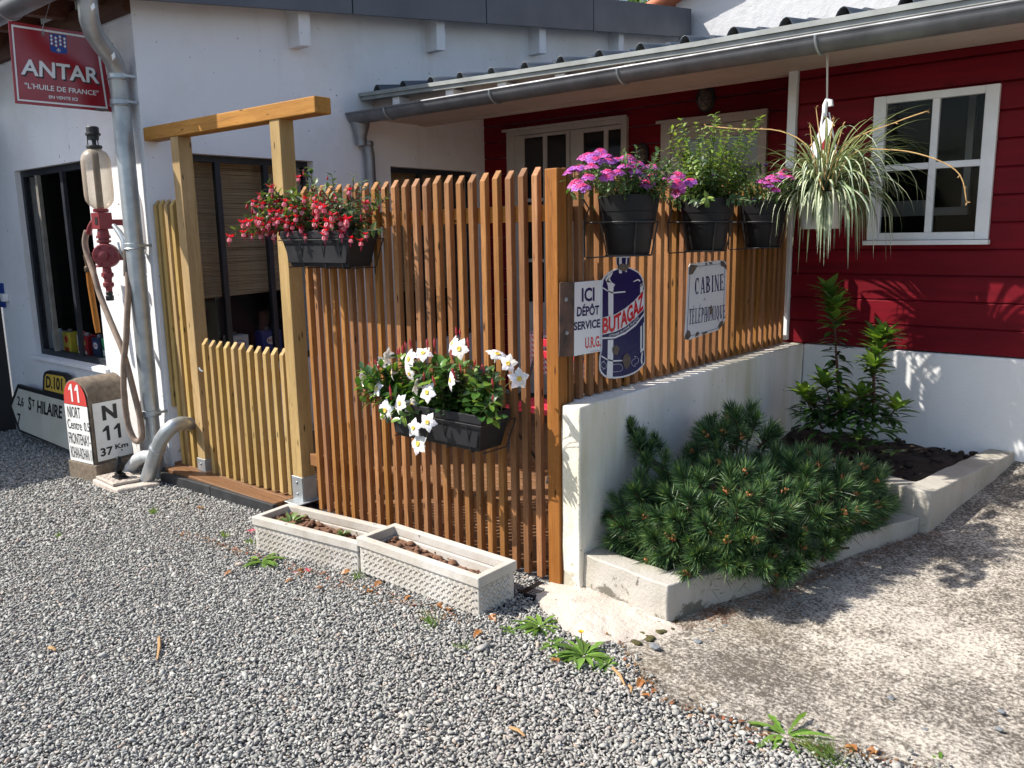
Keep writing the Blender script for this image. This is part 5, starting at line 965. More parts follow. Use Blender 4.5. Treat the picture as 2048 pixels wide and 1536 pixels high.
# ================================================================== PLANTS
def V3(*a): return Vector(a)
def rdir(up=.0): 
    v = V3(random.gauss(0, 1), random.gauss(0, 1), random.gauss(0, 1)+up); return v.normalized()
def vary(c, a=.18): k = U(1-a, 1+a); return (c[0]*k*U(.93, 1.07), c[1]*k, c[2]*k*U(.93, 1.07))
def stempath(p, d, L, droop, wob=.12, step=.025):
    p = Vector(p); d = Vector(d).normalized(); out = [p.copy()]; n = max(3, int(L/step))
    for i in range(n):
        d = (d+V3(random.gauss(0, wob), random.gauss(0, wob), random.gauss(0, wob)-droop)*step*8*.4).normalized(); p = p+d*step; out.append(p.copy())
    return out
def leafy(mb, path, cols, L, W, every=.022, start=.15, ang=60, wid=(.0, .8, 1, .65, 0), droop=.25, fold=.2, pair=True, taper=.75):
    """leaves set along a stem, opposite or spiral, smaller towards the tip"""
    acc = 0; k = len(path)-1; az = U(0, 6.28)
    for i in range(1, k+1):
        t = i/k; acc += (path[i]-path[i-1]).length
        if t < start or acc < every: continue
        acc = 0; ax = (path[i]-path[i-1]).normalized(); e = ax.orthogonal().normalized(); az += 1.57 if pair else 2.4
        for q in ((0, math.pi) if pair else (0,)):
            o = Matrix.Rotation(az+q+U(-.3, .3), 3, ax) @ e; a_ = math.radians(ang+U(-16, 16)); d = ax*math.cos(a_)+o*math.sin(a_); s = lerp(1, taper, t)*U(.75, 1.2)
            mb.leaf(path[i], d, ax*.6+V3(0, 0, .8), L*s, W*s, vary(random.choice(cols)), droop*U(.4, 1.6), fold, 0, wid)
def parts_flowers(parent, name, me, places, s=(.85, 1.15)):
    for p, d in places[:100]: inst(name, me, parent, frame(p, d, U(0, 6.28), U(*s)))
def hide(o): me = o.data; bpy.data.objects.remove(o); return me
# --- flower meshes (built once, pointing up +Z)
def fuchsia_mesh(bud=False):
    mb = MB(); R_ = (.60, .010, .03); Pk = (.66, .17, .25)
    if bud: mb.lathe([(.0015, 0), (.0025, .006), (.0055, .014), (.0048, .022), (0, .028)], (0, 0, 0), 8, cc=(.35, .012, .03)); return mb
    mb.lathe([(.0016, 0), (.0028, .004), (.0032, .012), (.0045, .016)], (0, 0, 0), 7, cc=R_)
    for k in range(4): a = k*1.571+.3; mb.leaf((0, 0, .012), (math.cos(a), math.sin(a), -.30), (0, 0, -1), .028, .0135, vary(R_, .15), -.15, .2)
    for k in range(6): a = k*1.047; mb.leaf((.003*math.cos(a), .003*math.sin(a), .014), (math.cos(a)*.38, math.sin(a)*.38, 1), (math.cos(a), math.sin(a), 0), .019, .016, vary(Pk if k % 2 else (.76, .50, .52), .1), .1, .15, 0, (.3, 1, 1, .7))
    for k in range(3): a = k*2.1; mb.tube([(0, 0, .02), (.003*math.cos(a), .003*math.sin(a), .045+.006*k)], .0009, 4, c=(.55, .05, .14))
    return mb
FU = hide(fuchsia_mesh().build('fuchsia_flower', M['petal'], smooth=0)); FB = hide(fuchsia_mesh(True).build('fuchsia_bud', M['petal'], smooth=0))
def trumpet_mesh():
    mb = MB(); Wt = (.86, .83, .80)
    mb.lathe([(.003, -.045), (.0045, -.03), (.010, -.012), (.013, .0)], (0, 0, 0), 12, cc=(.80, .72, .58))
    for k in range(5):
        a = k*1.2566; d = V3(math.cos(a), math.sin(a), .12); b_ = V3(math.cos(a), math.sin(a), 0)*.008; c = vary((.84, .80, .78), .04); s = V3(-math.sin(a), math.cos(a), 0)
        mb.leaf(b_+V3(0, 0, -.001), d, (0, 0, 1), .043, .034, c, .3*U(.5, 1.6), -.14, 0, (.42, .85, 1.0, .62, .02)); mb.leaf(b_+V3(0, 0, -.002)+s*.006, d+s*.35, (0, 0, 1), .030, .022, c, .3, .1, 0, (.5, .9, .8, .1))
    mb.lathe([(.0125, .0008), (.007, -.006), (.0, -.012)], (0, 0, 0), 12, cc=(.75, .42, .02)); mb.lathe([(.0125, .001), (.009, .0035), (.006, .002)], (0, 0, 0), 12, cc=(.85, .60, .10)); return mb
TR = hide(trumpet_mesh().build('trumpet_flower', M['whitepetal']))
def bud_mesh(c=(.50, .07, .08)):
    mb = MB(); mb.lathe([(.0015, 0), (.003, .012), (.0055, .026), (.004, .038), (0, .050)], (0, 0, 0), 8, cc=c); return mb
BD_ = hide(bud_mesh().build('bud', M['petal'], smooth=0))
def verbena_mesh(seed, base):
    random.seed(seed); mb = MB(); mb.lathe([(.0015, -.03), (.002, -.004), (.012, .004)], (0, 0, 0), 6, cc=(.10, .14, .04))
    for k in range(24):
        r = .027*math.sqrt((k+.5)/24); a = k*2.39996; h = .016-.012*(r/.027)**2+U(-.002, .002); n_ = V3(math.cos(a)*r*26, math.sin(a)*r*26, 1).normalized(); c0 = V3(r*math.cos(a), r*math.sin(a), h); e = n_.orthogonal().normalized(); col = vary(base if r > .014 else (.60, .05, .20), .22)
        for j in range(5):
            o = Matrix.Rotation(j*1.2566+k, 3, n_) @ e; mb.leaf(c0+o*.0012, o+n_*.18, n_, .0088, .0075, col if j % 2 else vary(col, .12), .1, .1, 0, (.35, 1, .85))
        mb.ball(c0+n_*.0008, .0017, n=5, k=3, cc=(.45, .01, .08))
    return mb
VB = [hide(verbena_mesh(s, c).build('verbena_cluster', M['petal'])) for s, c in ((1, (.50, .12, .50)), (2, (.55, .13, .44)), (3, (.44, .14, .55)))]
random.seed(21)

# --- fuchsia in the upper box
t = thing('fuchsia', 'fuchsia with red and pink hanging flowers spilling over the dark box', 'flowering plant', (-3.4, 2.65, 1.56)); fo = MB(); st = MB(); fl, bu = [], []
green = ((.035, .075, .028), (.06, .115, .035), (.10, .15, .045), (.025, .05, .022), (.13, .17, .05))
for i in range(74):
    x = lerp(-3.72, -3.22, (i+.5)/58) if i < 58 else U(-3.74, -3.6); y = U(2.58, 2.72); sx_ = (x+3.45)/.28
    up = U(.5, 1.5); d = V3(sx_*.75+random.gauss(0, .28)-.12, random.gauss(-.28, .35), up); L = U(.17, .36) if i < 58 else U(.26, .40)
    if i == 70: x, y, d, L = -3.22, 2.60, V3(1, -.2, .25), .26
    if i in (72, 73): d = V3(-1, -.3, .45)
    pth = stempath((x, y, 1.55), d, L, .45 if i != 70 else .25, .3); st.tube(pth, [.0026]*(len(pth)-1)+[.0012], 5); leafy(fo, pth, green, .050, .026, .012, .04, 58)
    for k in range(len(pth)-1, 1, -2):
        if random.random() < .8 and k > len(pth)*.25:
            o = V3(U(-.03, .03), U(-.05, -.0), U(-.035, .0)); q = pth[k]+o
            (fl if random.random() < .6 else bu).append((q, V3(U(-.3, .3), U(-.3, .2), -1))); st.tube([pth[k], lerp(pth[k], q, .5)+V3(0, 0, .008), q], .0008, 4)
random.shuffle(fl); random.shuffle(bu); fl.sort(key=lambda a: a[0].y+U(0, .12)); st.build('stems', M['stem'], t); fo.build('foliage', M['leaf'], t); parts_flowers(t, 'flower', FU, fl[:100], (.8, 1.3)); parts_flowers(t, 'bud', FB, bu[:80], (.8, 1.4))
# --- white mandevilla in the lower box
t = thing('mandevilla', 'mandevilla with white yellow eyed trumpet flowers spilling from the lower box', 'flowering plant', (-2.65, 2.65, .75)); fo = MB(); st = MB(); fl, bu = [], []
green = ((.035, .085, .022), (.05, .125, .028), (.08, .17, .03), (.028, .065, .02), (.16, .26, .04))
for i in range(100):
    x = lerp(-2.93, -2.41, random.random()); y = U(2.58, 2.72); left = x < -2.75
    d = V3((x+2.68)*2.2+random.gauss(0, .3)-(.35 if left else 0), random.gauss(-.25, .3), U(.7, 1.5)); L = U(.12, .29)
    pth = stempath((x, y, .74), d, L, .25, .3); st.tube(pth, [.003]*(len(pth)-1)+[.0015], 5); leafy(fo, pth, green, .072, .043, .02, .04, 55, (.0, .75, 1, .8, 0), .2, .28)
    if random.random() < .6: bu.append((pth[-1], V3(U(-.3, .3), U(-.3, .1), 1)))
for x, d, L in ((-2.92, V3(-.75, -.5, .3), .16), (-2.85, V3(-.3, -1, -.1), .15), (-2.75, V3(-.1, -1, .0), .15), (-2.9, V3(-.8, -.4, .7), .22), (-2.35, V3(.9, -.2, .5), .10)):
    pth = stempath((x, 2.58, .76), d, L, .9, .2); st.tube(pth, .0028, 5); leafy(fo, pth, green, .058, .034, .022, .2, 55, (.0, .75, 1, .8, 0), .2, .28)
def FM(x, y, Y): return P(x, y, 1, Y)
pk = lambda X, Y: (700+X/5.689, 660+Y/5.689)
for X, Y, dep, d in ((1160,150,2.56,(-.4,-.7,.5)),(1240,215,2.52,(.2,-1,.2)),(1680,270,2.56,(.5,-.1,.9)),(1800,380,2.52,(.35,-1,.1)),(1925,555,2.56,(.9,-.5,.1)),(420,300,2.58,(-.9,-.3,.1)),(375,370,2.6,(-.6,.1,-.4)),(665,330,2.53,(-.2,-.9,.3)),(830,260,2.56,(.3,-.5,.8)),(670,500,2.50,(-.1,-.9,-.2)),(155,520,2.58,(-1,-.1,.1)),(300,670,2.50,(-.3,-.9,.3)),(235,690,2.56,(-.9,-.3,-.2)),(760,620,2.52,(-.9,-.3,.4)),(875,710,2.47,(.05,-1,.25)),(560,835,2.48,(-.1,-1,.3)),(395,915,2.48,(.1,-1,.1)),(350,810,2.53,(-.8,-.5,.3)),(720,1115,2.47,(.0,-1,.2)),(880,1050,2.48,(.25,-1,.2)),(770,1295,2.48,(.0,-1,.3)),(470,490,2.58,(-.6,-.6,.0)),(1140,570,2.52,(-.4,-.8,.2)),(700,860,2.55,(.5,-.7,.3))):
    q = P(*pk(X, Y), 1, dep); d_ = V3(*d).normalized(); fl.append((q, d_)); b_ = q-d_*.045; bx = min(max(b_.x, -2.93), -2.36); st.tube([b_, lerp(b_, V3(bx, 2.62, .80), .4)+V3(0, 0, .02), V3(lerp(bx, b_.x, .3), 2.63, .80)], .0016, 4)
for X, Y, dep in ((640,200,2.56),(700,200,2.56),(885,200,2.58),(960,190,2.58),(1260,60,2.57),(1355,190,2.57),(1270,470,2.5),(1200,530,2.48),(840,570,2.48),(968,610,2.48),(560,270,2.55),(320,420,2.57),(470,770,2.49),(240,470,2.58),(600,260,2.56),(1215,60,2.57),(1170,320,2.54)):
    bu.append((P(*pk(X, Y+25), 1, dep), V3(U(-.2, .2), U(-.3, 0), 1)))
st.build('stems', M['greenstem'], t); fo.build('foliage', M['glossleaf'], t, smooth=0); parts_flowers(t, 'flower', TR, fl, (.70, 1.08)); parts_flowers(t, 'bud', BD_, bu[-34:], (.8, 1.2))
# --- verbena and mixed pots
def verbena(label, c, n, clusters, cols, spread, group):
    t = thing('verbena', label, 'flowering plant', (c.x, c.y, 1.69), group); fo = MB(); st = MB()
    for i in range(n):
        a = U(0, 6.28); r = U(.02, .11); d = V3(math.cos(a)*spread*U(.3, 1.3), math.sin(a)*spread*U(.3, 1.3), U(.35, 1.2)); pth = stempath((c.x+r*math.cos(a), c.y+r*math.sin(a), 1.68), d, U(.10, .24), .5, .35, .018); st.tube(pth, .0018, 4)
        leafy(fo, pth, cols, .036, .017, .013, .05, 55, (.15, .7, 1, .6, 0), .3, .3)
    for (p, d) in clusters: st.tube([V3(lerp(p.x, c.x, .6), lerp(p.y, c.y, .6), 1.70), lerp(V3(c.x, c.y, 1.72), p, .75)+V3(0, 0, .01), p-Vector(d).normalized()*.02], .0018, 4)
    for (p, d) in clusters:
        for _ in range(5): fo.leaf(p+V3(U(-.03, .03), U(-.03, .03), U(-.06, -.025)), rdir(.2), (0, 0, 1), .034, .015, vary(random.choice(cols)), .3, .3)
    st.build('stems', M['greenstem'], t); fo.build('foliage', M['leaf'], t, smooth=0)
    for p, d in clusters: inst('flower_cluster', random.choice(VB), t, frame(p, d, U(0, 6.28), U(.85, 1.2)))
    return t
vg = ((.05, .10, .03), (.075, .14, .035), (.04, .08, .03), (.12, .18, .06))
zv = lambda X, Y: (1130+X/7.585, 280+Y/7.585)
def clust(lst, xdep): return [(P(*zv(X, Y), 0, xdep+dx), V3(U(-.25, .25)+.15, U(-.35, .1)-.15, 1 if Y < 600 else .5)) for X, Y, dx in lst]
verbena('verbena with bright pink flower heads in the black pot nearest the corner post', POTS[0], 62, clust([(540,190,-.05),(310,290,-.04),(420,270,.0),(600,285,-.02),(450,335,.03),(660,345,.04),(770,325,.0),(400,430,.07),(150,470,-.03),(240,455,.02),(360,580,.09),(170,690,.02),(250,750,.06),(660,530,.10),(800,510,.09),(630,590,.11),(900,310,-.05),(960,295,-.03),(1010,390,.03),(900,440,.06),(1050,480,.09),(1110,375,.0),(1270,430,.02),(1340,425,.05),(1300,575,.08),(1240,665,.10),(1470,550,.06),(1510,590,.03),(1690,680,.09),(1700,560,.03),(1890,660,.06),(1720,800,.08),(1120,560,.05),(100,500,-.06),(350,270,-.06),(1000,330,-.07)], -1.94), vg, .62, 'verbenas in black pots')
z6_ = lambda X, Y: (1100+X/2.793, 250+Y/2.793)
verbena('verbena with fewer pale pink heads in the far black pot', POTS[2], 46, [(P(*z6_(X, Y), 0, -1.80+dx), V3(U(-.2, .3), U(-.3, .1), 1)) for X, Y, dx in ((1180,320,.02),(1220,350,.05),(1255,370,.07),(1260,320,.0),(1300,300,.0),(1345,275,-.04),(1290,280,-.05),(1380,285,-.02),(1420,310,.02),(1400,345,.06),(1450,350,.04),(1340,300,.04),(1370,310,.0),(1210,330,-.03),(1310,260,-.07),(1460,375,.08),(1235,300,-.05))], vg, .55, 'verbenas in black pots')
t = thing('bushy_plant', 'bushy yellow green pot plant with a few small purple flowers between the verbenas', 'pot plant', (POTS[1].x, POTS[1].y, 1.69)); fo = MB(); st = MB(); fl = []
cg = ((.16, .24, .05), (.22, .31, .06), (.11, .19, .045), (.28, .35, .08), (.08, .14, .04)); dg = ((.06, .11, .04), (.09, .14, .05), (.05, .085, .035))
for i in range(80):
    a = U(0, 6.28); r = U(.0, .11); core = i < 40
    d = V3(math.cos(a)*(.28 if core else .75), math.sin(a)*(.28 if core else .75), 1.0) if i < 66 else V3(math.cos(a), math.sin(a), .25); pth = stempath((POTS[1].x+r*math.cos(a), POTS[1].y+r*math.sin(a), 1.68), d, U(.20, .42) if core else U(.14, .30), .15 if core else .55, .3, .018); st.tube(pth, .0022, 4)
    leafy(fo, pth, cg if core else random.choice((cg, dg, dg)), .042, .022, .016, .08, 58, (.1, .75, 1, .65, 0), .35, .3)
    if not core and random.random() < .5: fl.append((pth[-1], V3(0, 0, 1)))
    if core and random.random() < .4: [fo.leaf(pth[-1]+V3(U(-.01, .01), U(-.01, .01), U(-.01, .012)), rdir(.5), (0, 0, 1), .014, .008, (.22, .22, .09)) for _ in range(8)]
st.build('stems', M['greenstem'], t); fo.build('foliage', M['leaf'], t, smooth=0)
mb = MB()
for k in range(7): a = k*.9; mb.leaf((0, 0, 0), (math.cos(a), math.sin(a), .5), (0, 0, 1), .011, .009, (.10, .03, .28), .1, .1, 0, (.3, 1, .8))
PF = hide(mb.build('flower', M['petal'])); parts_flowers(t, 'flower', PF, fl[:24], (.9, 1.5))
# --- spider plant
t = thing('spider_plant', 'spider plant with cream striped arching leaves in the hanging pot', 'pot plant', (-1.70, 4.62, 1.72)); mb = MB(); ru = MB()
def strap(p, d, L, W, droop, n=11):
    p = Vector(p); d = Vector(d).normalized(); hd = V3(d.x, d.y, 0).normalized() if abs(d.x)+abs(d.y) > .02 else V3(1, 0, 0); pts_ = []; el = math.asin(max(-1, min(1, d.z))); az = math.atan2(hd.y, hd.x); curl = U(-.25, .25)
    g = vary(random.choice(((.10, .17, .06), (.15, .22, .085), (.06, .12, .04))), .15); c = vary(random.choice(((.60, .62, .44), (.68, .68, .52), (.50, .54, .36))), .1); sd = V3(-math.sin(az), math.cos(az), 0)
    for i in range(n+1):
        tt = i/n; pts_.append((p.copy(), W*(min(1, .6+1.6*tt) if tt < .25 else (1 if tt < .55 else max(.03, 1-(tt-.55)/.45)))/2)); el -= droop/n*(.5+1.4*tt); el = max(el, -1.5); az += curl/n; p = p+V3(math.cos(az)*math.cos(el), math.sin(az)*math.cos(el), math.sin(el))*(L/n)
    Vs = []; Fs = []; Cs = []
    for q, h in pts_: up = V3(0, 0, h*.35); Vs += [q+sd*h+up, q+sd*h*.52+up*.2, q-sd*h*.52+up*.2, q-sd*h+up]
    for i in range(n):
        for j in range(3): mb.add([Vs[4*i+j], Vs[4*i+j+1], Vs[4*i+5+j], Vs[4*i+4+j]], [(0, 1, 2, 3)], 0, c if j == 1 else g)
for i in range(520):
    a = U(0, 6.28); e = U(.25, 1.5) if i < 465 else U(.0, .5); r = U(0, .095); L = U(.28, .70) if e > .5 else U(.3, .60); L *= .68 if 2.4 < a < 4.9 else 1; strap((-1.70+r*math.cos(a), 4.62+r*math.sin(a), 1.735), (math.cos(a)*math.cos(e), math.sin(a)*math.cos(e), math.sin(e)), L, U(.010, .020), U(1.1, 2.6) if i < 440 else U(2.4, 3.4))
for i in range(9): a = U(0, 6.28); e = U(.5, 1.1); strap((-1.70, 4.62, 1.74), (math.cos(a)*math.cos(e), math.sin(a)*math.cos(e), math.sin(e)), U(.45, .62), .013, U(.4, .9))
lv = mb.build('leaves', M['spider'], t, smooth=0)
for pts_, Yd in ((((1645,400),(1620,300),(1560,262),(1480,258),(1412,252)), 4.4), (((1660,400),(1700,310),(1790,300),(1870,318),(1920,350),(1933,405)), 4.45), (((1650,360),(1640,280),(1632,215)), 4.42), (((1660,380),(1690,290),(1790,245),(1855,222)), 4.45), (((1650,350),(1662,270),(1668,235)), 4.4), (((1655,360),(1675,290),(1687,248)), 4.42), (((1648,380),(1630,330),(1620,250)), 4.38)):
    q = smoothpath([P(x, y, 1, Yd) for x, y in pts_], 4); r_ = MB(); r_.tube(q, [.0030]*(len(q)-1)+[.0016], 5)
    for k in range(len(q)-1, len(q)//2, -2): r_.tube([q[k], q[k]+rdir(.4)*.016], .0022, 4); 
    for k in range(4): r_.leaf(q[-1], rdir(.3), (0, 0, 1), .018, .004, (1, 1, 1))
    r_.build('runner', plain('dry runner', (.52, .33, .13), (.40, .24, .09), .7) if 'runner' not in M else M['runner'], t)
# --- pine bush
t = thing('mugo_pine', 'dense dark green dwarf pine with orange pollen cones in the kerbed bed', 'shrub', (-1.55, 3.4, .15)); br = MB(); co_ = MB(); nd = MB()
def tuft(p, ax, R_, sunny, cone, candle):
    ax = Vector(ax).normalized(); e = ax.orthogonal().normalized(); f = ax.cross(e); n = 170
    for k in range(n):
        tt = random.random(); a = U(0, 6.28); o = e*math.cos(a)+f*math.sin(a); spread = lerp(1.5, .30, tt**.8)+U(-.22, .22); d = ax*math.cos(spread)+o*math.sin(spread); L = R_*U(.8, 1.12); b = p-ax*(.07*(1-tt))
        c = random.choice(((.034, .084, .035), (.055, .122, .043), (.022, .055, .027), (.105, .18, .066))); c = vary(c, .2); s = d.cross(rdir()).normalized()*.0017; mid = b+d*L*.55+ax*.004; tip = b+d*L+ax*.006-V3(0, 0, .004)
        nd.add([b-s, b+s, mid+s*.9, mid-s*.9, tip], [(0, 1, 2, 3)], 0, c); nd.add([mid-s*.9, mid+s*.9, tip], [(0, 1, 2)], 0, (c[0]*1.5, c[1]*1.35, c[2]*1.2))
    if candle:
        for k in range(46):
            a = U(0, 6.28); o = e*math.cos(a)+f*math.sin(a); sp = U(.05, .5); d = ax*math.cos(sp)+o*math.sin(sp); b = p+ax*U(0, .03)+o*.003; s = d.cross(rdir()).normalized()*.0013; tip = b+d*U(.016, .032); nd.add([b-s, b+s, tip], [(0, 1, 2)], 0, vary((.25, .37, .09), .2))
        br.tube([p-ax*.01, p+ax*.035], [.004, .002], 5)
    if cone:
        for k in range(16): a = U(0, 6.28); q = p+ax*U(-.012, .014)+(e*math.cos(a)+f*math.sin(a))*U(.005, .014); co_.ball(q, (.0058, .0058, .0068), n=6, k=4, cc=vary((.52, .20, .07), .2))
    br.tube([p-ax*.11-V3(0, 0, .01), p], [.006, .004], 5)
blobs = (((-1.56, 3.20, .20), (.36, .36, .30), 70), ((-1.40, 3.62, .22), (.30, .40, .26), 50), ((-1.24, 3.88, .21), (.18, .26, .20), 22), ((-1.68, 3.62, .30), (.20, .34, .36), 30), ((-1.84, 3.05, .22), (.13, .18, .22), 14), ((-1.55, 2.98, .18), (.30, .14, .16), 22), ((-1.34, 3.24, .19), (.16, .26, .18), 22))
placed = []
for c, r, n in blobs:
    tries = 0; k = 0
    while k < n and tries < n*40:
        tries += 1; v = rdir(.35); p = V3(c[0]+v.x*r[0], c[1]+v.y*r[1], c[2]+v.z*r[2])
        p.z += .05; xk = -1.545+(p.y-2.735)*.39
        if p.z < .17 or p.x < -1.97 or p.y < 2.83 or (p.x > xk-.01 and p.z < .24) or p.x > xk+.12: continue
        if any((p-q).length < .082 for q in placed): continue
        inside = sum(((p.x-C[0])/R2[0])**2+((p.y-C[1])/R2[1])**2+((p.z-C[2])/R2[2])**2 < .62 for C, R2, _ in blobs)
        if inside and random.random() < .8: continue
        placed.append(p); k += 1; ax = V3(v.x/r[0]*.3, v.y/r[1]*.3, v.z/r[2]*.3).normalized(); tuft(p, ax*.95+V3(0, -.1, .38)+rdir()*.25, U(.070, .088), 0, random.random() < .42, random.random() < .62)
for X, Y, Yd in ((1245, 838, 3.2), (1262, 852, 3.16), (1275, 880, 3.14), (1255, 890, 3.2), (1300, 895, 3.2), (1310, 880, 3.25), (1415, 860, 3.66), (1440, 870, 3.68), (1380, 900, 3.55), (1255, 850, 3.18), (1285, 872, 3.2), (1400, 880, 3.62), (1425, 840, 3.7), (1455, 835, 3.72), (1475, 860, 3.75), (1200, 1040, 2.98), (1225, 1050, 2.97), (1250, 1060, 2.95), (1330, 915, 3.12), (1290, 920, 3.1), (1400, 1105, 2.88), (1440, 1125, 2.9), (1480, 1135, 2.92), (1520, 1150, 2.98), (1560, 1160, 3.05), (1595, 1140, 3.12), (1630, 1115, 3.28), (1665, 1098, 3.45), (1700, 1075, 3.65), (1735, 1055, 3.85), (1500, 1100, 2.98), (1545, 1115, 3.08), (1590, 1095, 3.2), (1640, 1070, 3.4), (1690, 1045, 3.65), (1460, 1090, 2.95), (1425, 1075, 2.93), (1350, 1090, 2.88), (1310, 1085, 2.88), (1760, 1030, 3.95), (1720, 1000, 3.9), (1740, 960, 4.0)):
    p = P(X, Y, 1, Yd); placed.append(p); low_ = Y > 1040
    for _ in range(3 if low_ else 1): tuft(p+(V3(U(-.05, .03), U(-.02, .06), U(-.01, .05)) if low_ else V3(0, 0, 0)), V3(U(.1, .8), U(-.9, -.2), U(.2, .6)) if low_ else V3(U(-.2, .4), U(-.4, .1), .9), .066, 0, random.random() < .3, True)
root = V3(-1.58, 3.4, .10)
for p in placed[::2]: mid = lerp(root, p, .55)+V3(0, 0, -.03); br.tube([root+rdir()*.06, mid, p-V3(0, 0, .05)], [.012, .008, .005], 6)
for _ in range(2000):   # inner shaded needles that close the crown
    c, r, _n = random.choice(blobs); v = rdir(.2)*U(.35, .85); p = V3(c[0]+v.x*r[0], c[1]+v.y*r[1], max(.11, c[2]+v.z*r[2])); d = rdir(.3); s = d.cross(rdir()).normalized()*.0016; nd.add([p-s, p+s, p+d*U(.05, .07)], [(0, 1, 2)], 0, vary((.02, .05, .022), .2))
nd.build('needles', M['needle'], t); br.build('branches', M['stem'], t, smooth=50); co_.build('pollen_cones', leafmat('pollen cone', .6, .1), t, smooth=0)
# --- tall leafy shrubs
def tallshrub(label, stems, low):
    t = thing('leafy_shrub', label, 'shrub', stems[0][0], 'leafy shrubs in the raised bed'); st = MB(); fo = MB()
    cg = ((.035, .085, .022), (.05, .115, .025), (.03, .065, .02), (.075, .15, .03)); tg = ((.14, .24, .035), (.20, .30, .045), (.10, .19, .035))
    for base, top, ros in stems:
        base, top = Vector(base), Vector(top); n = 26; w1, w2 = U(-.03, .03), U(-.03, .03); pth = [lerp(base, top, i/n)+V3(w1*math.sin(i/n*3.14), w2*math.sin(i/n*3.14), 0) for i in range(n+1)]; st.tube(pth, [lerp(.0065, .0035, i/n) for i in range(n+1)], 7)
        L = (top-base).length; k = int(L/.0125); az = U(0, 6)
        for i in range(k):
            tt = (i+.5)/k
            if tt < .12: continue
            p = lerp(base, top, tt)+V3(w1*math.sin(tt*3.14), w2*math.sin(tt*3.14), 0); az += 2.4
            for q in range(2 if tt > .8 else 1):
                a = az+q*3.0+U(-.3, .3); up = lerp(.0, .3, tt)+U(-.3, .25); big = tt > .78; fo.leaf(p, V3(math.cos(a), math.sin(a), up+(.5 if big else 0)), (0, 0, 1), U(.075, .112) if not big else U(.09, .13), U(.028, .040) if not big else U(.036, .052), vary(random.choice(tg if big else cg), .2), U(.1, .5), .25, 0, (.1, .75, 1, .7, 0))
        for j in range(ros): a = j*2.4; e = lerp(.25, 1.2, j/max(1, ros)); fo.leaf(top-V3(0, 0, .02*(1-j/ros)), V3(math.cos(a)*math.cos(e), math.sin(a)*math.cos(e), math.sin(e)), (0, 0, 1), U(.10, .135), U(.042, .056), vary(random.choice(tg), .15), .2, .3, 0, (.15, .75, 1, .7, 0))
    for c, r, n in low:
        for i in range(n): a = U(0, 6.28); q = V3(*c)+V3(r*math.cos(a)*U(.1, 1), r*math.sin(a)*U(.1, 1), U(-.05, .06)); fo.leaf(q, V3(math.cos(a), math.sin(a), U(-.2, .5)), (0, 0, 1), U(.06, .10), U(.024, .036), vary(random.choice(cg), .2), .3, .25)
    st.build('stems', plain('reddish stem', (.12, .035, .025), (.07, .03, .02), .6) , t, smooth=60); fo.build('leaves', M['glossleaf'], t, smooth=0); return t
S2 = lambda x, y, Y: tuple(P(x, y, 1, Y))
za = lambda X, Y: (1500+X/3.84, 530+Y/3.84)
tallshrub('tallest leafy shrub with two straight red stems against the white plinth', [(S2(*za(690, 1240), 4.74), S2(*za(605, 200), 4.74), 12), (S2(*za(705, 1240), 4.70), S2(*za(655, 310), 4.70), 14), (S2(*za(600, 1240), 4.72), S2(*za(570, 900), 4.62), 10), (S2(*za(560, 1260), 4.75), S2(*za(410, 990), 4.66), 11), (S2(*za(640, 1250), 4.72), S2(*za(730, 1080), 4.6), 8), (S2(*za(520, 1230), 4.7), S2(*za(470, 1060), 4.74), 7)], [(S2(*za(620, 1200), 4.68), .18, 70), (S2(*za(560, 1150), 4.72), .17, 55), (S2(*za(700, 1100), 4.70), .13, 45), (S2(*za(480, 1120), 4.72), .12, 30)])
tallshrub('shorter leafy shrub with one dense tip, right of the tall one in the raised bed', [(S2(*za(955, 1230), 4.74), S2(*za(985, 560), 4.74), 12), (S2(*za(950, 1230), 4.72), S2(*za(955, 760), 4.68), 10), (S2(*za(960, 1220), 4.74), S2(*za(1040, 540), 4.76), 10), (S2(*za(900, 1250), 4.72), S2(*za(850, 1000), 4.66), 9), (S2(*za(1060, 1220), 4.74), S2(*za(1125, 1100), 4.68), 8)], [(S2(*za(900, 1190), 4.66), .18, 60), (S2(*za(950, 1090), 4.70), .13, 40), (S2(*za(830, 1150), 4.66), .14, 36)])
lo = thing('young_shrub', 'small low shrub with broad leaves at the front of the raised bed', 'shrub', S2(*za(765, 1440), 4.5)); fo = MB()
for X, Y, n in ((765, 1400, 16), (960, 1380, 14), (1060, 1290, 10), (850, 1330, 10), (1110, 1440, 8), (640, 1340, 8)):
    q = Vector(S2(*za(X, Y), 4.5))
    for i in range(n): a = i*2.4; e = U(.1, .7); fo.leaf(q, V3(math.cos(a)*math.cos(e), math.sin(a)*math.cos(e), math.sin(e)), (0, 0, 1), U(.06, .09), U(.028, .036), vary(random.choice(((.06, .12, .03), (.12, .20, .04), (.04, .085, .025))), .2), .35, .25)
fo.build('leaves', M['glossleaf'], lo, smooth=0)
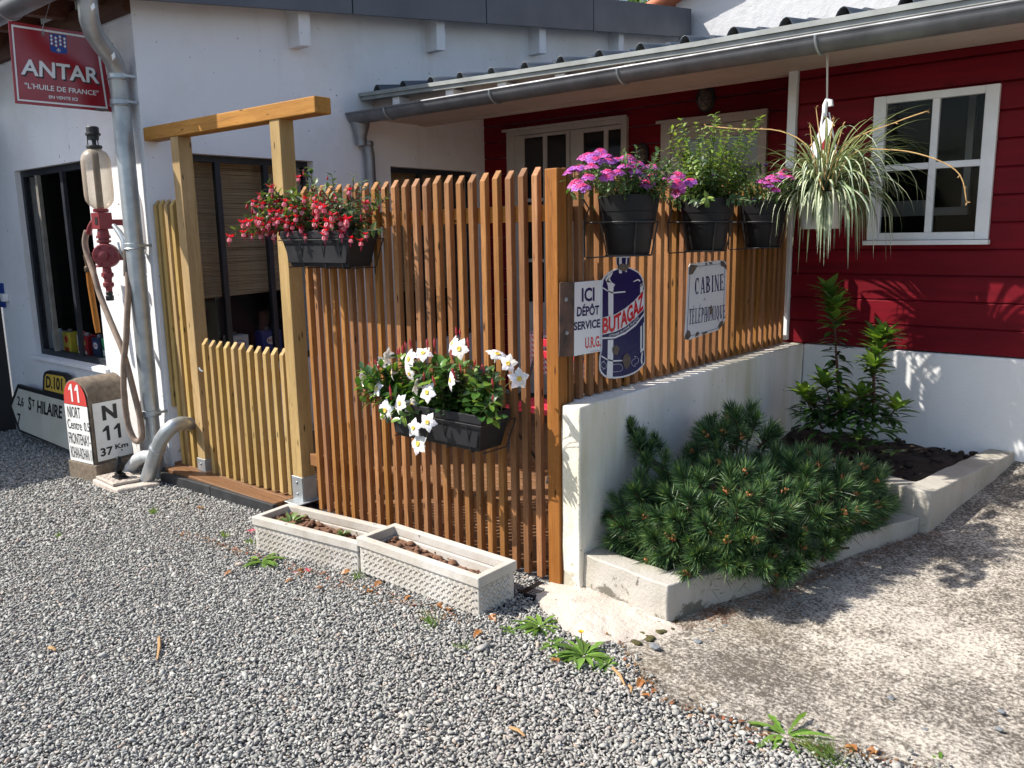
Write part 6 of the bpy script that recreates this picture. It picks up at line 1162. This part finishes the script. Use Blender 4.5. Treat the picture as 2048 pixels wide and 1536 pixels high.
# --- weeds in the gravel
def weed(label, x, y, n, L, W, name='dandelion', flower=0, z=None, cols=((.12, .22, .035), (.17, .29, .05), (.09, .17, .03)), group='weeds in the gravel', el=(.05, .6)):
    z = zg(x, y) if z is None else z; t = thing(name, label, 'weed', (x, y, z), group); fo = MB()
    for i in range(int(n*1.5)):
        a = U(0, 6.28); e = U(*el); r = U(0, L*.35); w_ = random.choice(((.15, .45, .3, .8, .55, 1, .5, 0), (.15, .5, .8, 1, .8, .4, 0))); fo.leaf((x+r*math.cos(a)*.5, y+r*math.sin(a)*.5, z+.002), V3(math.cos(a)*math.cos(e), math.sin(a)*math.cos(e), math.sin(e)), (0, 0, 1), L*U(.4, 1.0), W*U(.5, .95), vary(random.choice(cols), .3), U(.2, .7), .3, 0, w_)
    fo.build('leaves', M['leaf'], t, smooth=0)
    for k in range(flower):
        f = MB(); p = V3(x-.02+.03*k, y+.01, z+.085); f.tube([(x, y, z), p], .002, 5, c=(.15, .2, .05)); [f.leaf(p, V3(math.cos(q*.42), math.sin(q*.42), .35+.3*(q % 2)), (0, 0, 1), .013, .004, (.75, .48, .02)) for q in range(30)]; f.build('flower', M['petal'], t)
def grass(label, x, y, n, L, z=None):
    z = zg(x, y) if z is None else z; t = thing('grass_tuft', label, 'grass tuft', (x, y, z), 'grass tufts in the gravel'); fo = MB()
    for i in range(n): a = U(0, 6.28); r = abs(random.gauss(0, L*.5)); p = V3(x+r*math.cos(a), y+r*math.sin(a)*.7, z); fo.leaf(p, V3(random.gauss(0, .5), random.gauss(0, .5), 1), (1, 0, 0), L*U(.5, 1.2), .0035, vary(random.choice(((.16, .26, .05), (.24, .32, .08), (.11, .19, .04))), .2), U(.2, .9), .1, 0, (.9, 1, .6, 0))
    fo.build('blades', M['leaf'], t)
gp = lambda x, y: P(x, y, 2, 0)
for lab, X, Y, n, L, W, fl_ in (('large dandelion with one yellow flower at the edge of the concrete', 1168, 1312, 34, .125, .034, 1), ('sprawling dandelion in front of the black gap beside the white pier', 1082, 1252, 22, .12, .03, 0), ('light green broad leaved weed below the first stone trough', 523, 1112, 16, .12, .034, 0), ('jagged dandelion where gravel meets concrete at the lower right', 1572, 1474, 14, .13, .030, 0), ('flat weed rosette right of the big yellow flowered dandelion', 1215, 1330, 18, .06, .018, 0), ('small pale weed left of the sprawling dandelion', 1020, 1262, 9, .06, .02, 0), ('seedling near the lower right corner of the gravel', 1880, 1530, 10, .05, .02, 0), ('short weed between the two dandelions beside the mortar apron', 1105, 1290, 14, .07, .018, 0)):
    q = gp(X, Y); weed(lab, q.x, q.y, n, L, W, flower=fl_)
for lab, X, Y, n, L in (('thin grass tuft on the gravel in front of the second trough', 862, 1250, 26, .075), ('fine green tuft on the gravel below the drain cover', 304, 1008, 34, .045), ('tiny tuft in the open gravel far left', 116, 1050, 14, .03), ('feathery tuft beside the pink fallen flower', 448, 1058, 26, .035), ('bright grass clump at the bottom edge near the concrete', 1660, 1520, 90, .07), ('dry yellow grass left of the jagged dandelion', 1625, 1500, 40, .05), ('moss like tuft at the corner of the trough', 718, 1150, 16, .05), ('low tuft left of the first trough', 500, 1072, 26, .03), ('sparse tuft in the gravel below the dandelions', 925, 1298, 16, .04)):
    q = gp(X, Y); grass(lab, q.x, q.y, n, L)
for lab, a, b_, n, L, W, cols in (('light green sow thistle seedling in the left end of the first trough', .14, .11, 14, .085, .024, ((.20, .30, .10), (.15, .25, .07))), ('small round leaved weed in the right half of the first trough', .50, .13, 22, .05, .02, ((.13, .20, .06), (.09, .15, .05)))):
    q = T1(a, b_, .127); weed(lab, q.x, q.y, n, L, W, 'trough_weed', 0, q.z, cols, 'weeds in the troughs', (.3, 1.3))
q = T2(.33, .11, .108); weed('tiny weed in the middle of the second trough', q.x, q.y, 8, .03, .014, 'trough_weed', 0, q.z, group='weeds in the troughs')
# --- fallen leaves, petals, twigs, loose stones
def litter(name, label, cat, group, mesh, spots):
    for i, (x, y, z, s) in enumerate(spots):
        o = bpy.data.objects.new(name, mesh); COL.objects.link(o); o.matrix_world = Matrix.Translation((x, y, z)) @ Matrix.Rotation(U(0, 6.28), 4, 'Z') @ Matrix.Rotation(U(-.3, .3), 4, 'X') @ Matrix.Diagonal((s, s, s, 1)); tag(o, label, cat, group)
mb = MB(); mb.leaf((-.022, 0, .004), (1, 0, .1), (0, 0, 1), .045, .026, (.36, .15, .05), .5, .5); mb.leaf((-.005, 0, .008), (.3, 1, .3), (0, 0, 1), .02, .012, (.42, .20, .07), .4, .4); LFm = hide(mb.build('fallen_leaf', M['leaf']))
sp = []
for X, Y in ((815, 1195), (880, 1215), (755, 1165), (740, 1180), (690, 1140), (900, 1222), (955, 1270), (430, 950), (460, 958), (400, 1000), (455, 1137), (575, 1155), (600, 1135), (640, 1170), (1290, 1395), (1700, 1500), (1745, 1508), (1280, 1370), (1110, 1325), (530, 1050), (985, 1240)):
    q = gp(X, Y); sp.append((q.x, q.y, zg(q.x, q.y)+.008, U(.7, 1.3)))
litter('fallen_leaf', 'curled brown fallen leaf lying on the gravel', 'fallen leaf', 'fallen leaves on the gravel', LFm, sp)
mb = MB()
for k in range(4): mb.leaf((0, 0, .006), (math.cos(k*1.6), math.sin(k*1.6), .4), (0, 0, 1), .02, .011, (.55, .03, .07) if k % 2 else (.62, .2, .25), .3, .3)
FP = hide(mb.build('fallen_flower', M['petal'])); sp = [(q.x, q.y, zg(q.x, q.y)+.008, s) for (X, Y, s) in ((503, 1053, 1.5), (614, 1135, .9), (590, 1140, .7)) for q in [gp(X, Y)]]
for (x, y, z, s), lab in zip(sp, ('bright pink fallen fuchsia flower left of the first trough', 'red fallen petals under the front of the first trough', 'small crumpled red petal just left of the other under the first trough')): litter('fallen_flower', lab, 'fallen flower', 'fallen flowers on the gravel', FP, [(x, y, z, s)])
def twig(label, a, b_, r, m):
    A, B = gp(*a), gp(*b_); zA = zg(A.x, A.y)+.013; mb = MB(); mb.tube([V3(A.x, A.y, zA), lerp(V3(A.x, A.y, zA), V3(B.x, B.y, zA), .5)+V3(.004, .003, .004), V3(B.x, B.y, zA)], [r, r*1.2, r*.6], 6); tag(mb.build('twig', m), label, 'twig', 'twigs on the gravel')
mt = plain('dry twig', (.42, .25, .11), (.30, .17, .07), .8)
twig('light orange wood splinter alone on the left gravel', (318, 1270), (314, 1315), .0055, mt); twig('brown stick below the large dandelion', (1225, 1342), (1250, 1378), .005, mt); twig('pale brown stick near the bottom centre of the gravel', (1020, 1462), (1050, 1480), .005, mt); twig('short upright looking stick beside the concrete edge', (1258, 1378), (1262, 1392), .005, mt); twig('tiny pale splinter at the far left of the gravel', (96, 1288), (110, 1293), .006, mt); twig('grey twig in the shade along the kerb', (1690, 1157), (1735, 1138), .006, M['stem'])
pts = []
for X, Y, s in ((1395, 1285, .016), (1422, 1262, .010), (1450, 1252, .009), (1310, 1297, .02), (1782, 1398, .012), (2003, 1425, .012), (1998, 1460, .011), (1500, 1222, .011), (1540, 1200, .010), (1585, 1208, .009), (1606, 1230, .008), (1500, 1205, .009), (1850, 1460, .008)):
    d = ray(X, Y); q = gp(X, Y)
    for _ in range(4): q = P(X, Y, 2, zs(q.y)+.01)
    v, f = IV*(1+rng.uniform(-.2, .2, (12, 1)))*np.array([1.2, .9, .6])*s, IF; mb = MB(); mb.add([(a+q.x, b_+q.y, c+q.z+s*.35) for a, b_, c in v], [tuple(t_) for t_ in f]); mb.c = [(.16, .17, .18)]*len(mb.f); tag(mb.build('loose_stone', M['gravel']), 'loose dark grey stone lying on the concrete slab', 'stone', 'loose stones on the concrete')
q = gp(1420, 1240); mb = MB()
for _ in range(90): x, y = q.x+random.gauss(0, .04), q.y+random.gauss(0, .03)+.02; a = U(0, 3.14); l = U(.02, .04); mb.tube([(x, y, zs(y)+.012), (x+l*math.cos(a), y+l*math.sin(a), zs(y)+.016)], .0008, 3)
for _ in range(500): s_ = random.random(); x, y = lerp(-1.50, -.95, s_)+abs(random.gauss(0, .05)), lerp(2.72, 4.2, s_); a = U(0, 3.14); l = U(.02, .045); mb.tube([(x, y, zs(y)+.012), (x+l*math.cos(a), y+l*math.sin(a), zs(y)+.018)], .0008, 3)
setting(mb.build('needle_litter', plain('dead needles', (.22, .10, .05), (.13, .06, .03), .8)), 'stuff')
mb = MB()
for X, Y in ((1290, 1272), (1300, 1280), (1326, 1268), (1335, 1262), (1312, 1250), (1345, 1245), (1270, 1290)):
    q = gp(X, Y)
    for _ in range(5): r = U(.006, .016); mb.ball((q.x+U(-.015, .015), q.y+U(-.012, .012), .008), (r*1.3, r, r*.5), n=7, k=4)
setting(mb.build('moss', plain('moss', (.09, .08, .02), (.035, .03, .012), .95, 60, bump=1), smooth=0), 'stuff')
# --- tree beyond the roofs
def tree(label, x, y, h, r, n):
    t = thing('garden_tree', label, 'tree', (x, y, 0), 'trees beyond the roofs'); mb = MB(); mb.tube([(x, y, 0), (x+.1, y, h*.5), (x, y+.1, h*.85)], [.22, .15, .06], 10); tr = mb.build('trunk', M['stem'], t, smooth=50); fo = MB()
    for k in range(14): d = rdir(.2); p = V3(x, y, h*.62); q = V3(x+d.x*r*.8, y+d.y*r*.8, h*.78+d.z*r*.6); b = MB(); b.tube([p, lerp(p, q, .5)+V3(0, 0, .1), q], [.06, .04, .015], 6); b.build('limb', M['stem'], tr)
    cl = [V3(x, y, h*.8)+rdir(.1)*r*U(.35, 1.0) for _ in range(70)]
    for i in range(n): c = random.choice(cl); fo.leaf(c+V3(random.gauss(0, .22), random.gauss(0, .22), random.gauss(0, .18)), rdir(), rdir(.8), U(.07, .12), U(.04, .06), vary(random.choice(((.09, .17, .03), (.14, .24, .045), (.05, .10, .025))), .2))
    fo.build('crown', M['leaf'], t)
q = P(1285, -35, 1, 17); tree('light green tree crown peeping over the roof junction', q.x, q.y, q.z+.35, 1.3, 6500)

mb = MB()
for _ in range(520):
    if random.random() < .6: x = U(-4.3, -2.15); y = lerp(2.16, 2.30, (x+4.3)/2.1)-abs(random.gauss(0, .05))
    else: x = U(-1.7, -.3); y = float(np.interp(x, SLX, SLY))-abs(random.gauss(0, .035))+.01
    s_ = U(.004, .012); z = zg(x, y)+U(.004, .012); a = U(0, 6.28); mb.leaf((x, y, z), (math.cos(a), math.sin(a), U(-.2, .5)), (0, 0, 1), s_*2, s_, vary(random.choice(((.20, .10, .045), (.30, .17, .08), (.13, .075, .04), (.34, .12, .06))), .25), .4, .3)
setting(mb.build('leaf_litter', M['leaf']), 'stuff')
